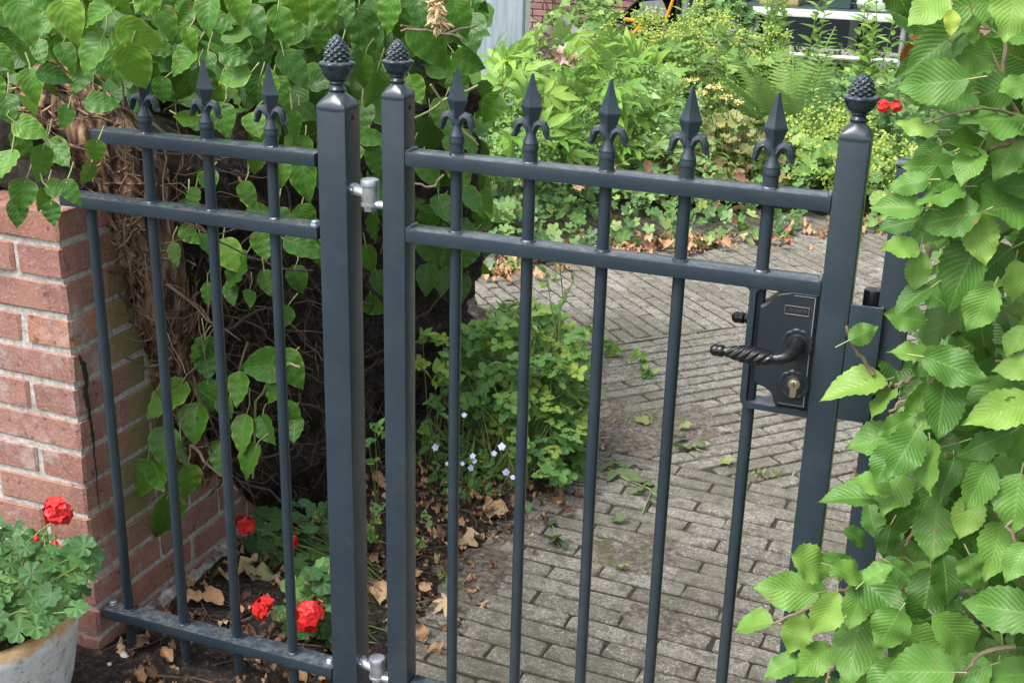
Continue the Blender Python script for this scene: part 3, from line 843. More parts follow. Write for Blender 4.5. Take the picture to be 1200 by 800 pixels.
ZR1, ZR2, ZRB = 1.1315, 1.0085, .143            # tops of the gate rails at their front edge
def build_panel():
    p = empty("railing_panel", (-1.25, YC, 0), "fixed anthracite railing section between the brick wall and the left gate post, three spear heads", "railing")
    bx = [-1.4600, -1.3290, -1.2065, -1.0825]
    ZA, ZB, ZC = 1.1135, .9925, .1430
    rail_piece(p, -1.430, -.9925, ZA, welds=bx[1:], open_end=True)
    rail_piece(p, -1.512, -.9920, ZB, welds=bx[1:], open_end=True)
    rail_piece(p, -1.512, -.9890, ZC, welds=bx, open_end=False)
    for i, x in enumerate(bx):
        add_bar(p, x, .062, ZB - .01 if i == 0 else ZA + .012, None if i == 0 else ZA)
    for c in ((-1.497, YC, ZB), (-1.002, YC - .006, ZB), (-1.002, YC, ZC), (-1.500, YC + .004, ZC)): bolt(p, c)
    return p
build_panel()

def square_post(name, parent, x0, x1, z0, z1, depth=None):
    mb = MB(); d = depth or (x1 - x0)
    mb.box(((x0 + x1) / 2, YF + d / 2, (z0 + z1) / 2), (x1 - x0, d, z1 - z0), .0035)
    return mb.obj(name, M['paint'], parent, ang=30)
gp = square_post("gate_post", None, -.987, -.9355, -.05, 1.187)
tag(gp, "thick anthracite post with pine cone cap carrying the gate hinges, beside the fixed railing", "post")
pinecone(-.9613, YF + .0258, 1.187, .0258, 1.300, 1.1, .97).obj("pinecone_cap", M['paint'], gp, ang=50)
mb = MB(); mb.lathe((-.9352, YF + .026, 1.172), [(.0035, .0), (.0035, .0006)], 12, axis='x'); mb.obj("drain_hole", M['dark'], gp)

def build_gate():
    g = empty("garden_gate", (-.5, YC, .06), "anthracite steel garden gate with five spear-headed bars and a box lock", "gate")
    s1 = square_post("stile", g, -.8725, -.8325, .075, 1.213)
    s2 = square_post("stile", g, -.1805, -.1380, .075, 1.213)
    for s_, x0, x1 in ((s1, -.8725, -.8325), (s2, -.1805, -.1380)):
        h = (x1 - x0) / 2
        pinecone((x0 + x1) / 2, YF + h, 1.213, h, 1.300, .95, .84).obj("pinecone_cap", M['paint'], s_, ang=50)
    mb = MB(); mb.lathe((-.8322, YF + .02, 1.198), [(.0035, .0), (.0035, .0006)], 12, axis='x'); mb.obj("drain_hole", M['dark'], s1)
    bx = [-.7525, -.6315, -.5105, -.3900, -.2690]
    for z in (ZR1, ZR2):
        r = rail_piece(g, -.8322, -.1808, z, welds=bx)
        for x, s_ in ((-.8322, 1), (-.1808, -1)):    # welded corners
            mb = MB(); mb.tube([(x + s_ * .002, YF + .001, z - .001), (x + s_ * .003, YC, z + .0015), (x + s_ * .002, YC + .019, z)], [.003, .0045, .003], 7)
            mb.obj("weld_bead", M['paint'], r)
    rail_piece(g, -.8322, -.1808, .150, welds=bx)
    for i, x in enumerate(bx):
        add_bar(g, x, .118, ZR1 + .012 if i < 4 else ZR1 + .012, ZR1)
    # lock bracket: bent flat bar from the lower rail round to the stile
    lk = empty("lock", (-.22, YC, .80), None, None); lk.parent = g; lk.location = Vector((-.22, YC, .80)) - g.location
    zt, zb, xl, xr = ZR2 - .022, .800, -.2805, -.1808
    th = .009; r = .016
    outer = []; inner = []
    def arc(cx, cz, rr, a0, a1, n=7): return [(cx + rr * math.cos(math.radians(a0 + (a1 - a0) * i / n)), cz + rr * math.sin(math.radians(a0 + (a1 - a0) * i / n))) for i in range(n + 1)]
    out = [(xl - .004, zt + .001), (xl, zt - .006)] + arc(xl + r, zb + r, r, 180, 270) + [(xr, zb)]
    inn = [(xr, zb + th)] + arc(xl + r, zb + r, r - th, 270, 180)[0:] + [(xl + th, zt - .006), (xl + th + .006, zt + .001)]
    mb = MB(); mb.prism(out + inn, YF + .001, YF + .036); mb.obj("bracket", M['paint'], lk, ang=40)
    # lock case with scooped corners
    x0, x1, z0, z1 = -.2635, -.1825, .812, .990
    def case_outline(i=0.0):
        pts = [(x1 - i, z0 + i), (x1 - i, z1 - i), (x1 - .036, z1 - i)]
        pts += [(x1 - .036 - .030 * math.sin(a) - .0 , z1 - i - .002 - .020 * (1 - math.cos(a))) for a in np.linspace(.25, 1.25, 6)]
        pts += [(x0 + .006 + i, z1 - .0245 - i), (x0 + i, z1 - .028 - i), (x0 + i, z0 + .031 + i), (x0 + .004 + i, z0 + .0275 + i)]
        pts += [(x0 + .006 + .027 * math.sin(a), z0 + i + .003 + .0245 * math.cos(a)) for a in np.linspace(.25, 1.5, 7)]
        pts += [(x0 + .036, z0 + i)]
        return pts[::-1]
    mb = MB(); A, B_ = case_outline(0), case_outline(.0025); n = len(A)
    vs = [(x, YF + .034, z) for x, z in A] + [(x, YF + .0025, z) for x, z in A] + [(x, YF, z) for x, z in B_]
    fs = [tuple(range(n))[::-1], tuple(2 * n + i for i in range(n))]
    for k in range(2):
        for i in range(n):
            j = (i + 1) % n; fs.append((k * n + i, k * n + j, k * n + n + j, k * n + n + i))
    mb.add(vs, fs)
    mb.box(((x0 + x1) / 2 + .018, YF + .019, z1 + .004), (.042, .03, .010), .001)
    mb.obj("lock_case", M['lock'], lk, ang=35)
    # raised border line and bright trim at the stile
    mb = MB(); mb.tube([(x1 - .004, YF - .0004, z0 + .004), (x1 - .004, YF - .0004, z1 - .006)], .0007, 6)
    mb.obj("trim_line", M['zinc'], lk); mb = MB()
    mb.tube([(x1 - .006, YF - .0004, z0 + .005), (x0 + .040, YF - .0004, z0 + .005)], .0008, 6)
    mb.tube([(x1 - .004, YF - .0004, z1 - .006), (x1 - .034, YF - .0004, z1 - .006)], .0008, 6)
    o = mb.obj("border_lines", M['worn'], lk); o['kind'] = 'stuff'
    # name plate
    px0, px1, pz0, pz1 = -.2275, -.1930, .9555, .9680
    mb = MB()
    for z in (pz0, pz1): mb.tube([(px0, YF - .0004, z), (px1, YF - .0004, z)], .0010, 6)
    for x in (px0, px1): mb.tube([(x, YF - .0004, pz0), (x, YF - .0004, pz1)], .0010, 6)
    pl = mb.obj("name_plate", M['worn'], lk)
    cu = bpy.data.curves.new("lettering", 'FONT'); cu.body = "LOCINOX"; cu.size = .0064; cu.extrude = .0008; cu.align_x = 'CENTER'; cu.align_y = 'CENTER'; cu.resolution_u = 2
    to = bpy.data.objects.new("tmp", cu); COL.objects.link(to)
    me = bpy.data.meshes.new_from_object(to); bpy.data.objects.remove(to)
    me.name = "lettering"
    me.transform(Matrix.Rotation(math.radians(90), 4, 'X')); me.materials.clear(); me.materials.append(M['worn'])
    t = bpy.data.objects.new("lettering", me); COL.objects.link(t); t.parent = lk
    t.location = Vector(((px0 + px1) / 2, YF - .0006, (pz0 + pz1) / 2)) - world_loc(lk)
    # rosettes with scalloped rim
    def rosette(cx, cz, r):
        mb = MB(); sc = lambda rr, y, a, i: rr * (1 + (.075 * (abs(math.sin(a * 4.5)) ** .7) - .05 if i < 4 else 0))
        mb.lathe((cx, YF, cz), [(r, .001), (r, -.0035), (r * .93, -.0052), (r * .80, -.0052), (r * .74, -.0042), (r * .66, -.0042), (r * .6, -.0065), (r * .3, -.007)], 72, sc, axis='y')
        return mb.obj("rosette", M['lock'], lk, ang=30)
    rosette(-.2045, .9135, .0225); rosette(-.2035, .8500, .0225)
    mb = MB()
    c = (-.2045, YF, .9135)
    mb.lathe(c, [(.0125, -.004), (.0125, -.016), (.0105, -.018), (.0098, -.030)], 24, axis='y')
    mb.tube([(c[0], YF - .022, c[2]), (c[0], YF - .040, c[2]), (c[0] - .003, YF - .050, c[2] - .002), (c[0] - .012, YF - .056, c[2] - .006), (c[0] - .024, YF - .057, c[2] - .008)], [.0098, .0098, .0096, .0086, .0075], 14)
    def spindle(prefix_x, cy, cz, ln):
        prof = []
        for i in range(71):
            t = i / 70
            r = .0066 + .0058 * math.sin(math.pi * min(1, t * 1.05) ** .85) if t < .93 else .0068
            prof.append((r, -t * ln))
        tw = lambda r, z, a, i: r * (1 + (.11 * math.sin(6 * a + z * 520) if 4 < i < 64 else 0))
        mb.lathe((prefix_x, cy, cz), [(.0078, .004), (.0082, .002), (.0066, 0)], 28, axis='x')
        mb.lathe((prefix_x, cy, cz), prof, 48, tw, axis='x')
        mb.lathe((prefix_x - ln, cy, cz), [(.0062, .004), (.0088, .002), (.0092, -.002), (.0082, -.006), (.0092, -.008), (.0085, -.013), (.005, -.0165), (.0008, -.0175)], 24, axis='x')
    spindle(c[0] - .022, YF - .057, c[2] - .008, .076)
    mb.obj("handle", M['black'], lk, ang=50)
    mb = MB()     # the handle on the garden side
    mb.tube([(c[0], YF + .030, c[2]), (c[0], YF + .082, c[2]), (c[0] - .012, YF + .094, c[2] - .004), (c[0] - .024, YF + .096, c[2] - .006)], [.0098, .0098, .0086, .0075], 14)
    spindle(c[0] - .022, YF + .096, c[2] - .006, .076)
    mb.obj("handle", M['black'], lk, ang=50)
    # profile cylinder
    mb = MB(); cx, cz = -.2025, .8535
    pts = arc(cx, cz, .0087, -58, 238, 20) + arc(cx, cz - .0165, .0048, 180, 360, 8)
    mb.prism(pts, YF - .0105, YF + .01)
    cy = mb.obj("cylinder", M['brass'], lk, ang=40)
    mb = MB(); mb.lathe((cx, YF - .0105, cz), [(.0062, .002), (.0062, -.0008), (.0056, -.0012)], 20, axis='y'); mb.obj("cylinder_plug", M['brass'], lk)
    mb = MB(); mb.box((cx, YF - .0117, cz + .0005), (.0014, .001, .0078), 0); mb.obj("keyhole", M['dark'], lk, smooth=False)
    # galvanised hinges on the left stile
    for z in (1.056, .160):
        h = empty("hinge", (-.903, YC, z), None, None); h.parent = g; h.location = Vector((-.903, YC, z)) - g.location; h.scale = (.95, .9, .86)
        cx, cy_ = -.9005, YC - .006
        mb = MB()
        mb.lathe((cx, cy_, z), [(.0135, .013), (.0162, .0145), (.0162, .0235), (.0150, .0265), (.0115, .028), (.0008, .0285)], 28)
        mb.obj("hinge_cap", M['galv'], h)
        mb = MB(); mb.lathe((cx, cy_, z), [(.0145, -.017), (.0145, .0135)], 28)
        mb.tube([(-.9395, cy_ + .006, z + .003), (-.926, cy_ + .004, z + .003), (-.9255, cy_, z + .002), (cx, cy_, z - .002)], [.0108, .0108, .0095, .0120], 18)
        mb.obj("hinge_body", M['galv'], h)
        mb = MB(); mb.lathe((cx, cy_, z), [(.0125, -.024), (.0162, -.0235), (.0162, -.0178), (.0125, -.017)], 28)
        mb.lathe((cx, cy_, z), [(.0105, -.034), (.0120, -.033), (.0120, -.0242)], 6)
        mb.tube([(cx, cy_, z - .0205), (-.872, cy_, z - .0205)], .0085, 14)
        mb.obj("hinge_collar", M['galv'], h)
        mb = MB(); mb.lathe((-.9365, cy_ + .006, z + .003), [(.0128, -.001), (.0128, .004), (.0115, .005)], 6, axis='x'); mb.obj("hinge_nut", M['galv'], h)
    return g
build_gate()

mb = MB(); mb.box((-.0798, YF + .036, .564), (.0435, .0435, 1.228), .0035)
sp = mb.obj("strike_post", M['paint'], None, ang=30)
tag(sp, "dark post half hidden in the hedge, facing the lock of the gate", "post")
mb = MB()
mb.box((-.1150, YF + .004, .8935), (.0455, .005, .176), .0015)      # flat keep plate facing the lock
mb.box((-.0945, YF + .010, .8935), (.005, .0085, .1755), .0012)
mb.obj("keep_plate", M['paint'], sp, ang=30)
mb = MB(); mb.lathe((-.1120, YF + .046, .80), [(.0135, .02), (.0135, .190), (.0125, .1945), (.0008, .196)], 22); mb.obj("stop_cap", M['black'], sp)
mb = MB(); mb.box((-.0798, YF + .036, 1.181), (.046, .046, .005), .0015); mb.obj("flat_cap", M['paint'], sp, ang=30)

# ================================================================== climbing hydrangea on the wall (left)
def px_leaf(px, py, Lp, ang, Y=None, X=None, tilt=None, nrm=None, loose=.20):
    """leaf seen at a place of the picture, at its own distance: returns base, direction, normal, length"""
    P = on_y(px, py, Y) if Y is not None else on_x(px, py, X)
    zc = (P - CAM) @ FW; L = Lp / FPX * zc
    a = math.radians(ang); dc = RX * math.cos(a) - UP * math.sin(a); to = unit(CAM - P)
    tl = rng.normal(0, .28) if tilt is None else tilt
    d = unit(dc * math.cos(tl) + to * math.sin(tl))
    L = L / max(.75, math.cos(tl))
    n = unit(to * .8 + np.array([.0, -.1, .42]) + rnd3(loose)) if nrm is None else nrm
    return P - d * L * .5, d, n, L
def fill_leaves(poly, count, mind, taken, tries=6000):
    xs = [p[0] for p in poly]; ys = [p[1] for p in poly]; out = []
    for _ in range(tries):
        if len(out) >= count: break
        x = random.uniform(min(xs), max(xs)); y = random.uniform(min(ys), max(ys))
        if not in_poly(x, y, poly): continue
        if any((x - a) ** 2 + (y - b) ** 2 < mind * mind for a, b in taken): continue
        taken.append((x, y)); out.append((x, y))
    return out

def build_hydrangea():
    hy = empty("climbing_hydrangea", (-1.42, 2.05, 0), "large climber with heart-shaped leaves and shaggy trunk hanging over the wall at upper left", "climber")
    def HT(w, sd, f, dr, wv, nt=14, ns=3): return grid_leaf(cordate(w), nt, ns, f, dr, wv, 4, .10, 14, .16, sd)
    temps = [HT(.42, 1, .16, -.20, .03), HT(.45, 2, .28, -.28, .04), HT(.40, 3, .10, -.14, .05), HT(.44, 4, .40, -.32, .03), HT(.45, 5, .22, .08, .05)]
    meshes = [t_mesh("leaf", t, M['hydrangea']) for t in temps]
    low = [grid_leaf(cordate(.41), 6, 1, .15, -.18, .02, 3, 0, 9, .16, 6), grid_leaf(cordate(.38), 6, 1, .25, -.1, .03, 3, 0, 9, .16, 7)]
    cnt = [0]; LP = []
    def put(px, py, Lp, ang, ti, Y=None, X=None):
        b, d, n, L = px_leaf(px, py, Lp, ang, Y, X, loose=.34)
        leaf_obj(random.choice(meshes), hy, b, d, n, L, max(0.02, min(1, ti + random.gauss(0, .10))), sx=random.uniform(.82, 1.08)); cnt[0] += 1
        LP.append((b, d, L))
    def depth(px, py):      # the foliage stands a hand's breadth off the wall, more at the corner
        if px < 178 and py < 260: return 1.60 + .0003 * px
        off = .10 + .10 * sstep(560, 250, px) + (.05 if py > 250 else .12)
        p = on_x(px, py, WX + off)
        return max(1.83, min(3.6, p[1]))
    taken = []
    listed = [(30,30,58,70,.45),(82,28,52,72,.92),(110,18,50,155,.62),(105,66,50,128,.45),(168,45,54,30,.7),(160,84,54,72,.75),(145,55,32,65,.5),(38,104,42,82,.6),(67,90,38,10,.35),(38,152,42,20,.55),(122,121,40,5,.35),(8,195,36,110,.7),(48,195,44,95,.3),(26,232,40,100,.5),(50,236,30,105,.45),(70,220,30,0,.4),(196,30,42,60,.6),(178,6,46,60,.8),(211,73,44,140,.35),(224,50,30,70,.75),(270,90,42,175,.65),(277,68,36,20,.4),(300,28,46,60,.4),(332,35,50,72,.55),(350,10,48,70,.7),(348,84,52,50,.4),(310,60,38,70,.3),(280,10,42,80,.6),(382,12,50,60,.6),(262,143,40,80,.5),(215,138,30,180,.6),(190,108,30,90,.45),(112,180,28,95,.5),(357,214,50,85,.45),(292,231,34,65,.75),(305,247,30,0,.4),(428,42,60,74,.35),(492,14,42,80,.35),(506,56,62,55,.45),(425,87,40,95,.25),(437,108,46,100,.45),(488,108,36,65,.65),(440,162,36,0,.4),(552,75,40,20,.5),(553,40,46,80,.6),(540,25,46,70,.4),(556,237,40,50,.55),(505,205,40,60,.35),(500,330,36,95,.35),(541,340,34,90,.35),(525,310,34,80,.45),(442,360,30,30,.4),(243,20,44,100,.5),(140,5,40,60,.6),(55,2,40,30,.6),(85,228,34,60,.35),(20,252,34,95,.4),(62,252,28,80,.3),(100,205,28,120,.3),(10,130,36,80,.4),(5,70,34,40,.7),(405,10,40,60,.5),(455,20,46,100,.45),(470,150,36,60,.4),(530,150,40,70,.5),(575,130,36,120,.5),(440,192,38,80,.4),(470,203,38,110,.5),(457,238,36,60,.35),(437,268,36,90,.45),(500,262,40,120,.4),(520,248,38,70,.5),(541,205,38,60,.4),(482,282,38,100,.35),(506,298,38,60,.45),(518,330,36,90,.3),(546,300,36,110,.45),(432,306,34,80,.5),(447,335,34,70,.35),(465,255,36,140,.5),(345,150,36,80,.4),(300,190,34,100,.45),(330,260,32,70,.4),(352,178,34,110,.5),(245,215,30,80,.4),(215,250,28,100,.45),(360,258,34,60,.5),(205,300,28,80,.5),(330,205,32,95,.55),(350,330,34,70,.45),(330,375,32,110,.5),(375,300,34,90,.45),(300,150,34,70,.55),(225,235,28,110,.5),(515,135,36,100,.35)]  # last value is the tint; the darkest ones carry some painted shade
    low_c = [(225,277,28,40,.5),(241,286,24,60,.5),(272,303,42,55,.78),(277,320,44,115,.35),(310,290,34,80,.5),(360,290,46,20,.4),(315,335,32,70,.4),(243,347,26,90,.4),(271,346,24,80,.4),(293,350,18,80,.6),(230,411,34,125,.55),(246,412,28,70,.5),(243,430,32,80,.4),(306,428,50,172,.5),(343,436,48,60,.45),(320,458,36,120,.4),(191,470,52,138,.75),(246,467,36,80,.6),(280,459,38,95,.45),(227,499,42,100,.5),(283,512,42,100,.45),(312,506,32,70,.4),(341,490,34,80,.4),(192,527,44,95,.45),(215,534,36,80,.35),(161,566,48,120,.6),(188,560,36,70,.5),(221,568,40,85,.55),(192,612,58,95,.35),(256,540,36,90,.35),(290,543,42,120,.5),(345,505,30,90,.5),(265,480,28,60,.4),(320,440,32,140,.35)]
    for px, py, Lp, a, ti in listed:
        put(px, py, Lp * .92, a, ti, Y=depth(px, py) - .03); taken.append((px, py))
    for px, py, Lp, a, ti in low_c:
        put(px, py, Lp, a, ti, Y=1.90 + .10 * sstep(150, 350, px) - .04 * sstep(400, 600, py)); taken.append((px, py))
    upper = [(-40, -40), (566, -40), (562, 60), (566, 120), (556, 180), (570, 240), (560, 300), (553, 345), (490, 350), (445, 330), (430, 250), (380, 230), (330, 200), (300, 170), (250, 150), (200, 140), (170, 120), (130, 110), (90, 120), (80, 190), (60, 245), (-40, 250)]
    back = [(x, y) for x, y in fill_leaves(upper, 85, 23, taken)]
    for x, y in back:
        Y = depth(x, y) + random.uniform(.05, .25)
        if x > 185: Y = max(Y, 1.86)
        put(x, y, random.uniform(25, 42), random.gauss(80, 55), random.choice([.2, .35, .4, .5, .6, .75]), Y=Y)
    # inner leaves that give the climber its thickness
    items = []
    taken2 = []
    for x, y in fill_leaves(upper, 900, 6, taken2, 40000):
        Y = depth(x, y) + random.uniform(.26, .75)
        Y = max(Y, 1.95) if x > 185 else max(Y, 1.75)
        b, d, n, L = px_leaf(x, y, random.uniform(24, 38), random.gauss(80, 70), Y, loose=.6)
        items.append((b, d, n, L, random.choice([.2, .35, .45, .6])))
    # leaves over the top and on the far side of the wall, out of sight from the gate
    for _ in range(620):
        y = random.uniform(1.8, 3.5); q = random.random() ** 1.5; x = random.uniform(-2.25, -1.45); z = .98 + q * (.62 if y > 2.0 else .4) - .35 * max(0, -1.85 - x)
        x1, y1 = proj(np.array([x, y, z]))
        if 85 < x1 < 600 and y1 > 120: continue
        items.append((np.array([x, y, z]), unit(rnd3() + [0.4, -.3, -.6]), unit(rnd3(.5) + [.4, -.3, .7]), random.uniform(.05, .08), random.choice([.2, .35, .45, .6])))
    scatter("leaf_mass", low, items, M['hydrangea'], hy)
    # petioles
    mb = MB()
    for b, d, L in LP:
        e = b - d * L * random.uniform(.25, .5) + np.array([0, .02, .015]) + rnd3(.008)
        m_ = (b + e) / 2 + rnd3(.004)
        mb.tube([b + d * L * .02, m_, e], [.0011, .0013, .0016], 5, False)
    o = mb.obj("petioles", M['petiole'], hy); o["kind"] = "stuff"
    # shaggy trunk standing in front of the wall and leaning over its top
    mb = MB(); path = []
    for px, py, Y, r in [(235, 560, 2.10, .03), (215, 500, 2.05, .045), (200, 440, 2.02, .055), (186, 380, 1.99, .068), (172, 320, 1.96, .074), (160, 260, 1.94, .074), (150, 205, 1.93, .072), (125, 160, 1.91, .065), (85, 125, 1.90, .06), (30, 100, 1.90, .05)]:
        path.append((on_y(px, py, Y), r))
    dense = []
    for i in range(len(path) - 1):
        for k in range(5):
            t = k / 5; dense.append((path[i][0] * (1 - t) + path[i + 1][0] * t, path[i][1] * (1 - t) + path[i + 1][1] * t))
    mb.tube([p for p, r in dense], [r * (1 + .2 * nz(i * .4, 0, 0, 1)) for i, (p, r) in enumerate(dense)], 20)
    mb.v = [tuple(np.array(v) + np.array([nz(*v, 45), nz(v[1], v[2], v[0], 40), 0]) * .012) for v in mb.v]
    mb.obj("trunk", M['bark'], hy, ang=80)
    mb = MB()            # peeling strips of bark
    for _ in range(760):
        i = random.randrange(1, len(dense) - 3); p, r = dense[i]; q, r2 = dense[min(len(dense) - 1, i + random.randint(1, 3))]
        a = unit(rnd3() + [.5, -.9, .1]); p = p + a * r * random.uniform(.9, 1.35); q = q + unit(a + rnd3(.4)) * r2 * random.uniform(.95, 1.5)
        m_ = (p + q) / 2 + a * random.uniform(0, .012)
        w = random.uniform(.0010, .0042)
        mb.tube([p, m_, q], [w * .5, w, w * .3], 4, False)
    o = mb.obj("bark_strips", M['bark'], hy, ang=80); o["kind"] = "stuff"
    # mat of roots and dead stems clinging to the wall and heaped over its top
    def mat_edge(s): return float(np.interp(s, [0, .10, .22, .36, .48, .6, .68, 1], [2.30, 2.24, 2.10, 2.07, 2.00, 1.90, 1.80, 1.80]))
    ny, ns = 90, 74; V = []
    for i in range(ny + 1):
        for j in range(ns + 1):
            s = j / ns; y0 = mat_edge(s) + .03 * nz(s, 0, 0, 14); y = y0 + (3.45 - y0) * (i / ny) ** 1.3
            th = (.012 + .075 * sstep(0, .22, i / ny)) * (1 + .7 * nz(y, s * 2, 0, 7) + .5 * nz(y, s * 2, 3, 19) + .3 * nz(y, s * 2, 9, 46))
            th = max(.004, th) if i else -.02
            if s < .62: V.append((WX + th, y, .03 + s / .62 * .93))
            else:
                q = (s - .62) / .38; V.append((WX + th * max(0, 1 - q * 4) - .75 * q, y, .955 + th * 1.2 * min(1, q * 4) + .05 * math.sin(q * 3.1)))
    F = [(i * (ns + 1) + j, (i + 1) * (ns + 1) + j, (i + 1) * (ns + 1) + j + 1, i * (ns + 1) + j + 1) for i in range(ny) for j in range(ns)]
    mb = MB(); mb.add(V, F); mb.obj("root_mat", M['mat'], hy, ang=180)
    # tangle of dry and living vine stems in front of the wall
    groups = (("dry_stems", M['fibre'], 330, (.0007, .0018)), ("vine_stems", M['twig_dark'], 200, (.0015, .004)))
    zone = [(128, 150), (170, 130), (230, 150), (300, 190), (380, 220), (432, 260), (470, 360), (480, 470), (470, 600), (430, 640), (385, 600), (330, 580), (240, 560), (190, 520), (160, 400), (135, 300)]
    for nm, mt, cn, (r0, r1) in groups:
        mb = MB(); k = 0
        while k < cn:
            x, y = random.uniform(100, 490), random.uniform(110, 640)
            if not in_poly(x, y, zone): continue
            k += 1
            p0 = on_x(x, y, WX + random.uniform(.05, .14)); Y = max(1.86, p0[1])
            p = on_y(x, y, Y)
            d = unit(rnd3() * [.8, .5, 1.0] + [0, .2, -.5]); pts = [p]; st = random.uniform(.012, .04)
            for _s in range(5):
                d = unit(d + rnd3(.35)); pts.append(pts[-1] + d * st)
            r = random.uniform(r0, r1)
            if min(q[1] for q in pts) < 1.79 or max(q[0] for q in pts) > -.98: continue
            mb.tube(pts, [r, r, r * .9, r * .8, r * .7, r * .4], 4, False)
        o = mb.obj(nm, mt, hy); o["kind"] = "stuff"
    # longer living stems one can follow
    for pl in ([(300, 418, 1.98), (330, 424, 1.97), (352, 430, 1.96)], [(278, 206, 1.95), (284, 216, 1.95), (292, 222, 1.94)], [(212, 215, 2.0), (222, 195, 1.99), (232, 172, 1.97)],
               [(470, 35, 2.3), (500, 36, 2.3), (540, 45, 2.35)], [(560, 30, 2.5), (520, 40, 2.4), (470, 30, 2.3)], [(485, 140, 2.4), (520, 118, 2.4), (560, 100, 2.45)], [(480, 215, 2.3), (505, 220, 2.32), (520, 205, 2.34)],
               [(505, 100, 2.3), (530, 140, 2.35), (560, 170, 2.4)], [(290, 400, 1.97), (275, 450, 1.97), (262, 520, 1.96), (250, 590, 1.97)], [(205, 440, 1.93), (195, 480, 1.93), (190, 540, 1.92)], [(330, 424, 1.98), (300, 470, 1.98), (296, 560, 1.99)],
               [(130, 395, 1.86), (150, 412, 1.88), (172, 425, 1.9), (185, 428, 1.92)]):
        mb = MB(); P = [on_y(p[0], p[1], p[2] + .035) for p in pl]; Q = []
        for i in range(len(P) - 1):
            for k in range(4): Q.append(P[i] * (1 - k / 4) + P[i + 1] * k / 4 + rnd3(.0015))
        Q.append(P[-1]); mb.tube(Q, [.0026] * len(Q), 6)
        mb.obj("stem", random.choice([M['petiole'], M['twig']]), hy)
    # a dried flower head hanging at the top
    mb = MB()
    for _ in range(60):
        p = on_y(512 + random.gauss(0, 5), random.uniform(-5, 32), 2.25 + random.uniform(-.03, .03)); d = unit(rnd3() + [0, 0, -1])
        mb.tube([p, p + d * .012, p + d * .022], [.001, .004, .001], 4, False)
    o = mb.obj("dry_flower_head", simple("straw", (.55, .40, .22), .85, nscale=40, var=.3, bstr=0), hy)
build_hydrangea()

